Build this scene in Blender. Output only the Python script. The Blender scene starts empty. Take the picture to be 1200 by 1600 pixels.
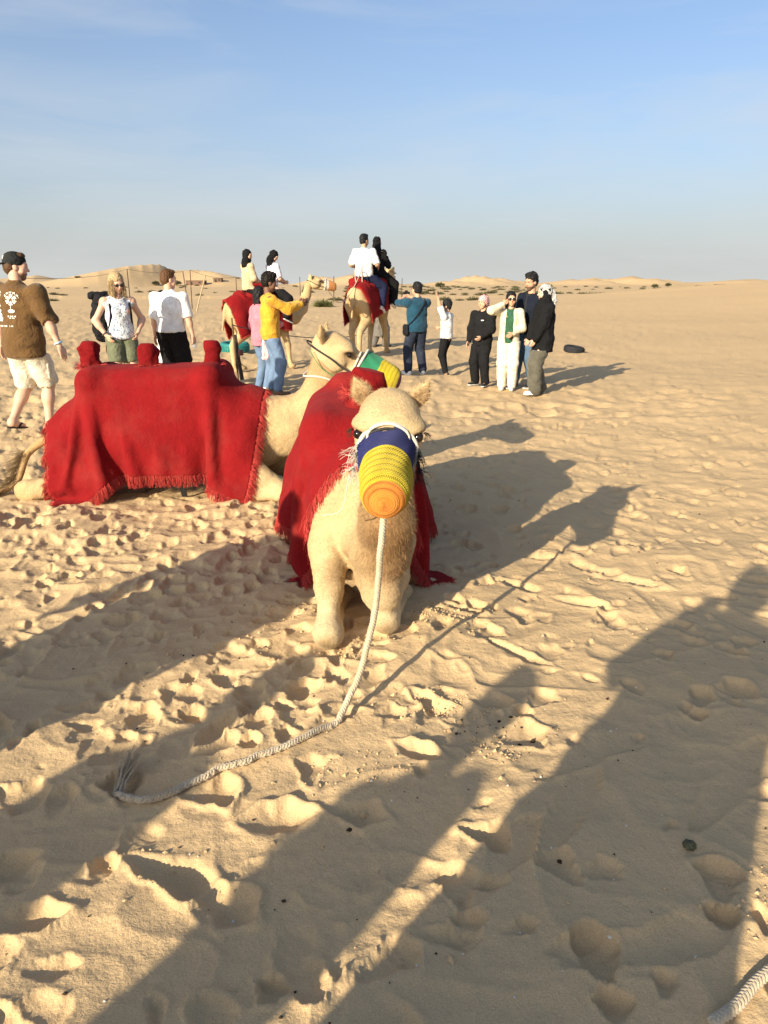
import bpy, math, random
import numpy as np
from math import sin, cos, radians, pi, sqrt, tan, hypot, atan2

# ------------------------------------------------------------------ camera, sky, sun, exposure
SC = bpy.context.scene
COL = SC.collection
CAM_H = 1.65
PITCH = 17.533
cam = bpy.data.cameras.new('camera')
cam_o = bpy.data.objects.new('camera', cam)
COL.objects.link(cam_o)
cam.sensor_fit = 'VERTICAL'
cam.sensor_height = 24.0
cam.lens = 24.0 * 1130 / 1600
cam.clip_start = 0.05
cam.clip_end = 20000
cam_o.location = (0, 0, CAM_H)
cam_o.rotation_euler = (radians(90 - PITCH), 0, 0)
SC.camera = cam_o

SUN_AZ, SUN_EL = 34.5, 19.5          # shadows run towards this azimuth (clockwise from +Y)
SUNV = np.array([-sin(radians(SUN_AZ)) * cos(radians(SUN_EL)), -cos(radians(SUN_AZ)) * cos(radians(SUN_EL)), sin(radians(SUN_EL))])
world = bpy.data.worlds.new('World')
SC.world = world
world.use_nodes = True
wt = world.node_tree
for n in list(wt.nodes): wt.nodes.remove(n)
wo = wt.nodes.new('ShaderNodeOutputWorld')
bg = wt.nodes.new('ShaderNodeBackground')
sky = wt.nodes.new('ShaderNodeTexSky')
sky.sky_type = 'NISHITA'
sky.sun_disc = False
sky.sun_elevation = radians(SUN_EL)
sky.sun_rotation = radians(180 + SUN_AZ)
sky.altitude = 100
sky.air_density = 0.95
sky.dust_density = 3.2
sky.ozone_density = 4.0
bg.inputs['Strength'].default_value = 0.097
# thin streaks of high cirrus, laid on the sky dome by direction
wtc = wt.nodes.new('ShaderNodeTexCoord')
wmp = wt.nodes.new('ShaderNodeMapping')
wmp.inputs['Scale'].default_value = (1.2, 2.2, 7.5)
wmp.inputs['Rotation'].default_value = (0.0, radians(14), 0.0)
wns = wt.nodes.new('ShaderNodeTexNoise')
wns.inputs['Scale'].default_value = 1.7
wns.inputs['Detail'].default_value = 7
wns.inputs['Roughness'].default_value = 0.55
wns.inputs['Distortion'].default_value = 0.5
wrp = wt.nodes.new('ShaderNodeValToRGB')
wrp.color_ramp.elements[0].position = 0.44
wrp.color_ramp.elements[1].position = 0.8
wrp.color_ramp.elements[1].color = (0.6, 0.6, 0.6, 1)
wmx = wt.nodes.new('ShaderNodeMixRGB')
wmx.inputs['Color2'].default_value = (3.3, 3.6, 3.9, 1)
wt.links.new(wtc.outputs['Generated'], wmp.inputs['Vector'])
wt.links.new(wmp.outputs[0], wns.inputs['Vector'])
wt.links.new(wns.outputs['Fac'], wrp.inputs[0])
wt.links.new(wrp.outputs[0], wmx.inputs['Fac'])
wt.links.new(sky.outputs[0], wmx.inputs['Color1'])
# pale desert haze low in the sky, all round the horizon
wsx = wt.nodes.new('ShaderNodeSeparateXYZ'); wt.links.new(wtc.outputs['Generated'], wsx.inputs[0])
def wmath(op, a, b):
    n = wt.nodes.new('ShaderNodeMath'); n.operation = op
    for k, v in enumerate((a, b)):
        if isinstance(v, (int, float)): n.inputs[k].default_value = v
        else: wt.links.new(v, n.inputs[k])
    return n.outputs[0]
wz_ = wmath('MAXIMUM', wsx.outputs['Z'], 0.0)
wf = wmath('MULTIPLY', wmath('POWER', 2.718, wmath('MULTIPLY', wz_, -6.0)), 0.88)
whz = wt.nodes.new('ShaderNodeMixRGB'); whz.inputs['Color2'].default_value = (3.55, 3.6, 3.5, 1)
wt.links.new(wf, whz.inputs['Fac']); wt.links.new(wmx.outputs[0], whz.inputs['Color1'])
wt.links.new(whz.outputs[0], bg.inputs['Color'])
wt.links.new(bg.outputs[0], wo.inputs[0])

sun = bpy.data.lights.new('sun', 'SUN')
sun.energy = 4.6
sun.angle = radians(0.53)
sun.color = (1.0, 0.865, 0.65)
sun_o = bpy.data.objects.new('sun', sun)
COL.objects.link(sun_o)
sun_o.location = (-20, -30, 14)
sun_o.rotation_euler = (radians(90 - SUN_EL), 0, -radians(SUN_AZ))

SC.view_settings.view_transform = 'Standard'
SC.view_settings.look = 'None'
SC.view_settings.gamma = 1
SC.view_settings.use_curve_mapping = False
SC.view_settings.exposure = 1.06
SC.cycles.max_bounces = 5
SC.render.filter_size = 1.15

# ------------------------------------------------------------------ helpers
def lin(r, g, b):
    f = lambda c: (c / 255 / 12.92) if c / 255 <= 0.04045 else ((c / 255 + 0.055) / 1.055) ** 2.4
    return (f(r), f(g), f(b))

V = lambda *a: np.array(a, float)
def unit(v):
    v = np.asarray(v, float); return v / (np.linalg.norm(v) + 1e-12)
def rotz(a): c, s = cos(a), sin(a); return np.array([[c, -s, 0], [s, c, 0], [0, 0, 1.0]])
def rotx(a): c, s = cos(a), sin(a); return np.array([[1, 0, 0], [0, c, -s], [0, s, c.real]])
def roty(a): c, s = cos(a), sin(a); return np.array([[c, 0, s], [0, 1, 0], [-s, 0, c]])

def hash2(ix, iy, seed):
    h = (ix.astype(np.int64) * 374761393 + iy.astype(np.int64) * 668265263 + seed * 982451653) & 0xffffffff
    h = ((h ^ (h >> 13)) * 1274126177) & 0xffffffff
    h = (h ^ (h >> 16)) & 0xffff
    return h / 65535.0
def vnoise(x, y, seed=0):                      # value noise -1..1
    ix = np.floor(x); iy = np.floor(y)
    fx = x - ix; fy = y - iy
    fx = fx * fx * fx * (fx * (fx * 6 - 15) + 10); fy = fy * fy * fy * (fy * (fy * 6 - 15) + 10)
    a = hash2(ix, iy, seed); b = hash2(ix + 1, iy, seed); c = hash2(ix, iy + 1, seed); d = hash2(ix + 1, iy + 1, seed)
    return ((a + (b - a) * fx) * (1 - fy) + (c + (d - c) * fx) * fy) * 2 - 1

def mesh_np(name, v, f, smooth=True, cols=None):
    """mesh from numpy verts (n,3) and faces (m,k)"""
    me = bpy.data.meshes.new(name)
    v = np.ascontiguousarray(v, np.float32); f = np.ascontiguousarray(f, np.int32)
    me.vertices.add(len(v)); me.vertices.foreach_set('co', v.ravel())
    k = f.shape[1]
    me.loops.add(f.size); me.loops.foreach_set('vertex_index', f.ravel())
    me.polygons.add(len(f)); me.polygons.foreach_set('loop_start', np.arange(0, f.size, k, dtype=np.int32))
    me.polygons.foreach_set('use_smooth', np.full(len(f), bool(smooth)))
    if cols is not None:
        a = me.color_attributes.new('Col', 'FLOAT_COLOR', 'POINT')
        c4 = np.ones((len(v), 4), np.float32); c4[:, :3] = cols
        a.data.foreach_set('color', c4.ravel())
    me.update(calc_edges=True)
    return me

def obj(name, me, mat=None, parent=None):
    o = bpy.data.objects.new(name, me)
    COL.objects.link(o)
    if mat is not None and me is not None and len(me.materials) == 0: me.materials.append(mat)
    if parent is not None: o.parent = parent
    return o
def tag(o, label=None, cat=None, group=None, kind=None):
    if label: o['label'] = label
    if cat: o['category'] = cat
    if group: o['group'] = group
    if kind: o['kind'] = kind
    return o
def thing(name, label, cat, loc=(0, 0, 0), rz=0, group=None, scale=1):
    o = bpy.data.objects.new(name, None)
    o.empty_display_size = 0.1
    COL.objects.link(o)
    o.location = loc; o.rotation_euler = (0, 0, rz); o.scale = (scale,) * 3
    return tag(o, label, cat, group)

class MB:
    """collects tubes, boxes, lathes into one mesh"""
    def __init__(s): s.v = []; s.f = []; s.n = 0; s.c = []
    def add(s, v, f):
        v = np.asarray(v, float); f = np.asarray(f, int)
        if f.shape[1] == 3: f = np.c_[f, f[:, 2]]
        s.v.append(v); s.f.append(f + s.n); s.n += len(v)
    def tube(s, pts, r, n=8, caps=True):
        pts = np.asarray(pts, float); m = len(pts)
        r = np.full(m, r) if np.isscalar(r) else np.asarray(r, float)
        t = np.gradient(pts, axis=0); t /= np.linalg.norm(t, axis=1, keepdims=True) + 1e-12
        u = np.cross(t[0], [0, 0, 1.0]);
        if np.linalg.norm(u) < .1: u = np.cross(t[0], [1.0, 0, 0])
        u = unit(u); U = []
        for i in range(m):
            u = unit(u - t[i] * np.dot(u, t[i])); U.append(u)
        U = np.array(U); W = np.cross(t, U)
        a = np.arange(n) * 2 * pi / n
        ring = pts[:, None] + r[:, None, None] * (U[:, None] * np.cos(a)[None, :, None] + W[:, None] * np.sin(a)[None, :, None])
        i = np.arange(m - 1)[:, None] * n; j = np.arange(n)[None]; j2 = (j + 1) % n
        f = np.stack([i + j, i + j2, i + n + j2, i + n + j], -1).reshape(-1, 4)
        vv = ring.reshape(-1, 3)
        if caps:
            vv = np.r_[vv, pts[:1], pts[-1:]]
            c0, c1 = m * n, m * n + 1; jj = np.arange(n); k2 = (jj + 1) % n
            f = np.r_[f, np.c_[np.full(n, c0), k2, jj, jj], np.c_[np.full(n, c1), (m - 1) * n + jj, (m - 1) * n + k2, (m - 1) * n + k2]]
        s.add(vv, f); return s
    def box(s, c, d, R=None):
        c = np.asarray(c, float); d = np.asarray(d, float) / 2
        v = np.array([[x, y, z] for x in (-1, 1) for y in (-1, 1) for z in (-1, 1)], float) * d
        if R is not None: v = v @ np.asarray(R).T
        s.add(v + c, [[0, 1, 3, 2], [4, 6, 7, 5], [0, 4, 5, 1], [2, 3, 7, 6], [0, 2, 6, 4], [1, 5, 7, 3]]); return s
    def lathe(s, prof, n=24, c=(0, 0, 0), R=None):
        prof = np.asarray(prof, float); m = len(prof)
        a = np.arange(n) * 2 * pi / n
        v = np.stack([prof[:, :1] * np.cos(a), prof[:, :1] * np.sin(a), np.repeat(prof[:, 1:2], n, 1)], -1).reshape(-1, 3)
        if R is not None: v = v @ np.asarray(R).T
        i = np.arange(m - 1)[:, None] * n; j = np.arange(n)[None]; j2 = (j + 1) % n
        s.add(v + np.asarray(c, float), np.stack([i + j, i + j2, i + n + j2, i + n + j], -1).reshape(-1, 4)); return s
    def mesh(s, name, smooth=True): 
        f = np.concatenate(s.f); v = np.concatenate(s.v)
        tri = f[:, 2] == f[:, 3]
        if not tri.any(): return mesh_np(name, v, f, smooth)
        f = np.r_[f[tri][:, :3], f[~tri][:, :3], f[~tri][:, [0, 2, 3]]]
        return mesh_np(name, v, f, smooth)

def spline(pts, n):
    """Catmull-Rom through points, n samples"""
    P = np.asarray(pts, float); m = len(P)
    Q = np.r_[2 * P[:1] - P[1:2], P, 2 * P[-1:] - P[-2:-1]]
    t = np.linspace(0, m - 1 - 1e-9, n); i = t.astype(int); f = (t - i)[:, None]
    a, b, c, d = Q[i], Q[i + 1], Q[i + 2], Q[i + 3]
    return 0.5 * (2 * b + (c - a) * f + (2 * a - 5 * b + 4 * c - d) * f ** 2 + (3 * b - a - 3 * c + d) * f ** 3)

# ------------------------------------------------------------------ materials
def new_mat(name):
    m = bpy.data.materials.new(name); m.use_nodes = True
    nt = m.node_tree; b = nt.nodes['Principled BSDF']
    b.inputs['Specular IOR Level'].default_value = 0.2
    return m, nt, b
def N(nt, t, **kw):
    n = nt.nodes.new(t)
    for k, v in kw.items():
        if k in n.inputs: n.inputs[k].default_value = v
        else: setattr(n, k, v)
    return n
def noise(nt, vec, scale, detail=4, rough=.55, dist=0):
    n = N(nt, 'ShaderNodeTexNoise', Scale=scale, Detail=detail, Roughness=rough, Distortion=dist)
    nt.links.new(vec, n.inputs['Vector']); return n.outputs['Fac']
def ramp(nt, fac, stops):
    r = nt.nodes.new('ShaderNodeValToRGB'); e = r.color_ramp.elements
    while len(e) < len(stops): e.new(0.5)
    for i, (p, c) in enumerate(stops):
        e[i].position = p; e[i].color = (*c, 1) if len(c) == 3 else c
    nt.links.new(fac, r.inputs[0]); return r.outputs[0]
def mix(nt, fac, a, b, mode='MIX'):
    m = nt.nodes.new('ShaderNodeMixRGB'); m.blend_type = mode
    for s, v in ((m.inputs[0], fac), (m.inputs[1], a), (m.inputs[2], b)):
        if isinstance(v, (int, float)): s.default_value = v
        elif isinstance(v, tuple): s.default_value = (*v, 1)
        else: nt.links.new(v, s)
    return m.outputs[0]
def bump(nt, b, h, strength=.4, dist=.01, prev=None):
    n = N(nt, 'ShaderNodeBump', Strength=strength, Distance=dist)
    nt.links.new(h, n.inputs['Height'])
    if prev is not None: nt.links.new(prev, n.inputs['Normal'])
    nt.links.new(n.outputs[0], b.inputs['Normal']); return n.outputs[0]
def objc(nt): return nt.nodes.new('ShaderNodeTexCoord').outputs['Object']

_fab = {}
def fabric(col, weave=260, sheen=.15, rough=.9, var=.22, name='fabric'):
    key = (tuple(round(c, 4) for c in col), weave, sheen, var)
    if key in _fab: return _fab[key]
    m, nt, b = new_mat(name); c = objc(nt)
    n1 = noise(nt, c, 9, 5); n2 = noise(nt, c, weave, 2)
    d = tuple(x * (1 - var) for x in col); l = tuple(min(1, x * (1 + var)) for x in col)
    base = ramp(nt, n1, [(0.3, d), (0.7, l)])
    base = mix(nt, .25, base, ramp(nt, n2, [(0.3, d), (0.7, l)]))
    nt.links.new(base, b.inputs['Base Color'])
    b.inputs['Roughness'].default_value = rough
    b.inputs['Sheen Weight'].default_value = sheen if max(col) > .05 else 0.
    b.inputs['Specular IOR Level'].default_value = .2 if max(col) > .05 else .08
    p = bump(nt, b, n2, .25, .002); bump(nt, b, noise(nt, c, 13, 4, .55, 1.2), .75, .03, p)
    _fab[key] = m; return m
def plain(name, col, rough=.6, metal=0, spec=.4, var=.15, scale=30, bmp=.2):
    m, nt, b = new_mat(name); c = objc(nt); n1 = noise(nt, c, scale, 4)
    nt.links.new(ramp(nt, n1, [(0.3, tuple(x * (1 - var) for x in col)), (0.7, tuple(min(1, x * (1 + var)) for x in col))]), b.inputs['Base Color'])
    b.inputs['Roughness'].default_value = rough; b.inputs['Metallic'].default_value = metal
    b.inputs['Specular IOR Level'].default_value = spec
    if bmp: bump(nt, b, noise(nt, c, scale * 4, 3), bmp, .004)
    return m
# ------------------------------------------------------------------ the ground
def sstep(a, b, x):
    t = np.clip((x - a) / (b - a), 0, 1); return t * t * (3 - 2 * t)
# far dunes: centre x, y, windward length, lee length, depth half-length, height, heading of the lee side (deg from +X)
DUNES = [(-128, 400, 62, 20, 70, 12.0, 8), (-100, 430, 46, 46, 70, 9.0, 20), (-300, 560, 75, 45, 90, 11.5, 20), (-262, 600, 60, 40, 70, 8, 20),
         (-205, 350, 60, 45, 50, 4.2, 20), (-20, 560, 42, 22, 60, 9.0, 30), (-48, 600, 30, 30, 60, 5.5, 25), (78, 640, 24, 30, 60, 8.5, 28), (104, 700, 40, 26, 60, 7.0, 25), (58, 620, 26, 22, 50, 4.0, 30),
         (182, 700, 38, 24, 60, 6.0, 25), (252, 760, 42, 26, 60, 9.0, 25), (222, 800, 50, 30, 60, 6.5, 20), (330, 900, 60, 40, 70, 6.5, 25), (395, 860, 60, 35, 70, 6.0, 25),
         (465, 950, 70, 40, 70, 7.0, 25), (140, 820, 70, 40, 80, 5.5, 25), (-420, 620, 90, 50, 90, 9, 20), (560, 900, 80, 50, 80, 9, 25), (-560, 640, 90, 60, 90, 12, 20)]
def macro(x, y):
    x = np.asarray(x, float); y = np.asarray(y, float)
    r = np.hypot(x, y)
    z = 0.05 * vnoise(x / 5.3 + 3, y / 5.3 + 8, 11) * sstep(6, 14, r) + 0.022 * vnoise(x / 2.1, y / 2.1, 12) * sstep(3, 8, r)
    z = z + .09 * sstep(-2.4, -3.6, x) * sstep(6.0, 7.2, y) * (1 - sstep(10.2, 12.5, y))
    z = z + .14 * sstep(.2, 1.0, -y) * sstep(1.2, .2, np.abs(x + .8))                       # unseen mound added behind the camera to lengthen the shadow thrown from it
    t = sstep(2, 44, x + 3 * vnoise(x / 17, y / 17, 5))
    z = z + 2.0 * t * sstep(26, 74, y) * (1 - sstep(74, 110, y))                            # the long rise on the right
    z = z - .55 * sstep(60, 110, y) + 0.35 * vnoise(x / 23, y / 23, 6) * sstep(40, 90, r)
    z = z + (1.4 * vnoise(x / 70, y / 70, 7) + .5 * vnoise(x / 19, y / 25, 8)) * sstep(150, 320, r)
    z = z - 1.6 * sstep(140, 320, r)
    for cx, cy, a, l, b, h, ang in DUNES:
        ca, sa = cos(radians(ang)), sin(radians(ang))
        dx, dy = x - cx, y - cy
        m = (np.abs(dx) < 2.2 * (a + b)) & (np.abs(dy) < 2.2 * (a + b))
        if not np.any(m): continue
        u = dx * ca + dy * sa; v = -dx * sa + dy * ca
        u = u + .18 * a * np.sin(v / b * 2.3 + cx) + .25 * a * (v / b) ** 2
        g = np.clip(1 - (v / b) ** 2, 0, 1) ** 1.3
        up = np.clip(1 + u / a, 0, 1); dn = np.clip(1 - u / l, 0, 1)
        f = np.where(u < 0, up * up * (1.9 - .9 * up), dn ** 1.15)
        z = np.where(m, np.maximum(z, z * .4 + h * g * f), z)
    return z
def gz(x, y): return float(macro(np.array([float(x)]), np.array([float(y)]))[0])

rng = np.random.default_rng(7)
# near patch: churned sand, stamped with footprints on a regular map
NX0, NX1, NY0, NY1, NR = -5.2, 6.2, 0.3, 9.6, 0.011
nx = int((NX1 - NX0) / NR); ny = int((NY1 - NY0) / NR)
gx = NX0 + np.arange(nx) * NR; gy = NY0 + np.arange(ny) * NR
GX, GY = np.meshgrid(gx, gy, indexing='ij')
wx = GX + .10 * vnoise(GX / .5, GY / .5, 31); wy = GY + .10 * vnoise(GX / .5 + 9, GY / .5, 32)
NEAR = .020 * vnoise(wx / .85, wy / .85, 21) + .013 * vnoise(wx / .40, wy / .40, 22)
rid = 1 - np.abs(vnoise(wx / .30 + 4, wy / .24, 23)); left = sstep(.9, -.2, GX) * sstep(2.0, 2.6, GY); NEAR += (.011 + .010 * left) * rid ** 4.5
rid2 = 1 - np.abs(vnoise(wx / .15 + 9, wy / .12, 33)); NEAR += (.005 + .007 * left) * rid2 ** 2.5
NEAR += .0042 * vnoise(wx / .13, wy / .13, 24) + .0013 * vnoise(GX / .05, GY / .05, 25)
def stamp(A, x0, y0, res, cx, cy, L, W, ang, depth, rim=.4, tread=0, sharp=1.0):
    R = L * 1.7; i0 = int((cx - R - x0) / res); i1 = int((cx + R - x0) / res) + 1; j0 = int((cy - R - y0) / res); j1 = int((cy + R - y0) / res) + 1
    if i0 < 0 or j0 < 0 or i1 >= A.shape[0] or j1 >= A.shape[1]: return
    X = x0 + np.arange(i0, i1)[:, None] * res - cx; Y = y0 + np.arange(j0, j1)[None] * res - cy
    c, s = cos(ang), sin(ang); u = X * c + Y * s; v = -X * s + Y * c
    w = W * (1 + .28 * np.sin(u / L * 3.0 + .6) - .12 * np.cos(u / L * 6))
    q = np.sqrt((u / L) ** 2 + (v / w) ** 2)
    q = q * (1 + .10 * np.sin(3 * np.arctan2(v, u) + cx * 40) + .06 * np.sin(7 * np.arctan2(v, u) + cy * 31))
    S = A[i0:i1, j0:j1]
    zc = S[S.shape[0] // 2, S.shape[1] // 2] * .5
    fl = zc - depth * np.clip(1 - q ** (2.2 * sharp), 0, 1) * (1 + .35 * np.sin(u / L * 2.2))
    if tread: fl = fl + .0016 * (np.sin(u * 2 * pi / .026 + .8 * np.cos(v * 60))) * (q < .85)
    S[...] = np.where(q < 1, np.minimum(S, fl), S)
    S += depth * rim * np.exp(-((q - 1.12) / .16) ** 2) * (.55 + .45 * np.cos(np.arctan2(v, u) - cx * 13))
for k in range(5200):
    x = rng.uniform(NX0 + .5, NX1 - .5); y = NY0 + .4 + (NY1 - NY0 - .9) * rng.uniform() ** .9
    busy = 1.0 if x < .1 else .45
    if y < 2.3: busy = .5 if x < .1 else .22
    if rng.uniform() > busy: continue
    L = rng.uniform(.028, .105); W = L * rng.uniform(.34, .62)
    stamp(NEAR, NX0, NY0, NR, x, y, L, W, rng.normal(radians(62), .9), rng.uniform(.010, .030) * (L / .12) ** .5, rng.uniform(.25, .7), rng.uniform() < .14, rng.choice([.9, 1.6, 2.6]))
for k in range(0):
    stamp(NEAR, NX0, NY0, NR, 0, 0, .1, .1, 0, .01)
# deeper hollows of hooves and heels round the camel's knees and in the left foreground
for (x, y, L, W, a, d) in [(-.36, 2.72, .10, .07, .4, .04), (-.55, 2.62, .12, .05, 1.4, .05), (-.66, 2.42, .13, .06, 1.2, .05), (-.78, 2.52, .08, .06, .2, .04), (-1.0, 2.28, .1, .07, .9, .04),
                          (-.9, 2.1, .09, .07, 2.0, .045), (-.58, 2.08, .10, .08, .3, .045), (-.36, 1.95, .13, .08, .2, .05), (-.62, 1.72, .16, .08, -.35, .055), (-.45, 1.62, .12, .07, -.5, .045), (-.1, 1.98, .12, .06, -.3, .04),
                          (.12, 2.3, .10, .06, -.5, .05), (.2, 2.62, .11, .06, -.8, .06), (.02, 2.55, .07, .05, .3, .035), (.33, 1.86, .085, .06, -.35, .05), (.26, 1.68, .10, .035, -.15, .04), (.17, 1.50, .1, .04, -.1, .035), (.52, 2.4, .12, .09, .2, .035),
                          (.42, 3.5, .12, .05, -.5, .05), (.62, 3.05, .2, .04, -.7, .035), (.75, 3.85, .16, .06, -.6, .04), (1.05, 3.6, .2, .05, -.5, .035), (1.4, 3.9, .22, .06, -.4, .035), (.95, 4.3, .16, .05, -.3, .03), (-1.15, 1.72, .12, .07, .5, .05), (-.98, 1.55, .1, .06, .2, .04)]:
    stamp(NEAR, NX0, NY0, NR, x, y, L, W * .8, a, d * .8, .5, 0, 1.1)
# shoe prints: sole and heel, some with tread, in strides; and long dragged scuffs
for (x, y, a, tr) in [(-.56, 2.66, 1.75, 1), (-.50, 2.42, 1.5, 1), (-.38, 2.66, 1.2, 0), (-.80, 2.62, 1.9, 1), (-.98, 2.46, 1.4, 1), (-1.15, 2.75, 1.2, 0), (-1.9, 3.9, .9, 1), (-2.3, 4.4, .7, 1), (-1.5, 3.6, 1.0, 0), (-1.7, 4.6, 1.1, 1), (-2.6, 4.9, .3, 1), (-.9, 4.3, 1.0, 0), (-1.3, 5.0, .8, 1),
                     (.22, 1.62, 1.7, 1), (.62, 2.62, .8, 0), (1.3, 2.6, 1.0, 1), (1.7, 3.1, .9, 0), (.95, 1.62, 1.2, 1), (-.25, 1.42, 1.3, 1), (.55, 1.38, 1.6, 0), (-.8, 1.82, 1.1, 1)]:
    c_, s_ = cos(a), sin(a)
    stamp(NEAR, NX0, NY0, NR, x + .055 * c_, y + .055 * s_, .085, .050, a, .022, .45, tr, 2.6); stamp(NEAR, NX0, NY0, NR, x - .085 * c_, y - .085 * s_, .045, .040, a, .026, .45, tr, 2.6)
for (x, y, L, W, a) in [(-.05, 1.52, .22, .045, .5), (.35, 1.75, .25, .05, .9), (.6, 1.95, .30, .05, 1.0), (.8, 2.3, .3, .06, .6), (.0, 1.75, .2, .05, -.2), (-.95, 1.95, .25, .05, .3), (.7, 1.45, .25, .05, .2), (1.2, 2.1, .35, .06, .8)]:
    stamp(NEAR, NX0, NY0, NR, x, y, L, W, a, .012, .6, 0, 1.0)
def soften(A, n):
    for _ in range(n):
        A = .5 * A + .25 * (np.roll(A, 1, 0) + np.roll(A, -1, 0)); A = .5 * A + .25 * (np.roll(A, 1, 1) + np.roll(A, -1, 1))
    return A
NEAR = .8 * NEAR + .2 * soften(NEAR, 2)
NEAR += .0022 * vnoise(GX / .075, GY / .075, 26) * sstep(-.1, .5, vnoise(GX / .4, GY / .4, 27)) + .0012 * vnoise(GX / .035, GY / .035, 28) * sstep(0, .5, vnoise(GX / .3, GY / .3, 29))
# wind-combed slope on the right of the camel: low oblique ripples
rp = sstep(.4, 1.3, GX) * sstep(2.4, 3.4, GY)
NEAR += rp * .009 * (1 - np.abs(vnoise((GX * .8 + GY * .62) / .17 + .7 * vnoise(GX / .5, GY / .5, 41), (GX * -.62 + GY * .8) / .75, 42))) ** 3
E1 = np.minimum(np.minimum(GX - NX0, NX1 - GX), np.minimum(GY - NY0, NY1 - GY))
NEAR *= sstep(0, .5, E1)
# middle patch: trampled sand seen at a glancing angle
MX0, MX1, MY0, MY1, MR = -22., 26., 8.6, 62., .055
mx = int((MX1 - MX0) / MR); my = int((MY1 - MY0) / MR)
HX, HY = np.meshgrid(MX0 + np.arange(mx) * MR, MY0 + np.arange(my) * MR, indexing='ij')
MIDM = .027 * vnoise(HX / .62, HY / .62, 51) + .020 * vnoise(HX / .27, HY / .27, 52) + .010 * vnoise(HX / .13, HY / .13, 53)
tr = .5 + .5 * vnoise(HX / 4.1, HY / 6.3, 54)
MIDM += .028 * tr * (1 - np.abs(vnoise(HX / .42 + HY / 1.3, HY / .55, 55))) ** 3
for k in range(9000):
    x = rng.uniform(MX0 + .5, MX1 - .5); y = MY0 + .6 + (MY1 - MY0 - 2) * rng.uniform() ** 1.9
    if x > 6 and rng.uniform() < .5: continue
    L = rng.uniform(.12, .22)
    stamp(MIDM, MX0, MY0, MR, x, y, L, L * rng.uniform(.5, .9), rng.uniform(0, pi), rng.uniform(.02, .045), .5)
E2 = np.minimum(np.minimum(HX - MX0, MX1 - HX), np.minimum(HY - MY0, MY1 - HY))
MIDM *= sstep(0, 1.0, E2) * (1 - .45 * sstep(1.5, 7, HX)) * (1 - .35 * sstep(18, 45, HY))
def bil(A, x0, y0, res, x, y):
    u = (x - x0) / res; v = (y - y0) / res
    ok = (u > 0) & (v > 0) & (u < A.shape[0] - 1.01) & (v < A.shape[1] - 1.01)
    u = np.where(ok, u, 0); v = np.where(ok, v, 0)
    i = u.astype(int); j = v.astype(int); fu = u - i; fv = v - j
    z = A[i, j] * (1 - fu) * (1 - fv) + A[i + 1, j] * fu * (1 - fv) + A[i, j + 1] * (1 - fu) * fv + A[i + 1, j + 1] * fu * fv
    return np.where(ok, z, 0)
def height(x, y):
    return macro(x, y) + bil(NEAR, NX0, NY0, NR, x, y) + bil(MIDM, MX0, MY0, MR, x, y)
def hz(x, y): return float(height(np.array([float(x)]), np.array([float(y)]))[0])

# one sheet of rings round the camera, finer ahead and close by, out to the horizon
rr = [.15]
while rr[-1] < 6000:
    r = rr[-1]
    rr.append(r + (.05 if r < .95 else min(max(.0065, r * r / 1000.), .022 * r)))
rr = np.array(rr)
th = np.radians(np.r_[np.linspace(-40, 40, 800), np.linspace(40, 320, 90)[1:-1]])
nt_, nr_ = len(th), len(rr)
RX = rr[:, None] * np.sin(th)[None]; RY = rr[:, None] * np.cos(th)[None]
RZ = height(RX.ravel(), RY.ravel()).reshape(RX.shape)
gv = np.stack([RX, RY, RZ], -1).reshape(-1, 3)
i = np.arange(nr_ - 1)[:, None] * nt_; j = np.arange(nt_)[None]; j2 = (j + 1) % nt_
gf = np.stack([i + j, i + nt_ + j, i + nt_ + j2, i + j2], -1).reshape(-1, 4)
gv = np.r_[gv, [[0, 0, gv[:nt_, 2].mean()]]]
gme = mesh_np('desert_sand', gv, gf)

sand, nt, b = new_mat('sand')
c = objc(nt)
n1 = noise(nt, c, .35, 6, .6); n2 = noise(nt, c, 3.2, 6, .6); n3 = noise(nt, c, 420, 2, .7); n4 = noise(nt, c, 30, 6, .7)
base = ramp(nt, n1, [(.3, (.495, .343, .180)), (.7, (.562, .398, .215))])
base = mix(nt, .5, base, ramp(nt, n2, [(.25, (.445, .312, .172)), (.6, (.548, .386, .207)), (.85, (.59, .436, .262))]))
base = mix(nt, .55, base, ramp(nt, n3, [(.25, (.20, .14, .072)), (.5, (.545, .382, .201)), (.78, (.76, .60, .38))]))
# darker crumbs and grit lying in drifts
n5 = noise(nt, c, 55, 4, .75); n6 = noise(nt, c, 1.5, 4, .6)
gm = mix(nt, 1.0, ramp(nt, n5, [(.66, (0, 0, 0)), (.74, (1, 1, 1))]), ramp(nt, n6, [(.55, (0, 0, 0)), (.72, (.55, .55, .55))]), 'MULTIPLY')
base = mix(nt, gm, base, (.17, .10, .055))
nt.links.new(base, b.inputs['Base Color'])
b.inputs['Roughness'].default_value = .95
b.inputs['Specular IOR Level'].default_value = .12
p = bump(nt, b, n3, .38, .0016)
p = bump(nt, b, n4, .60, .010, p)
n7 = noise(nt, c, 9, 5, .6)
bump(nt, b, n7, .42, .03, p)
tag(obj('ground', gme, sand), kind='structure')
print('ground', nr_, nt_)
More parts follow.
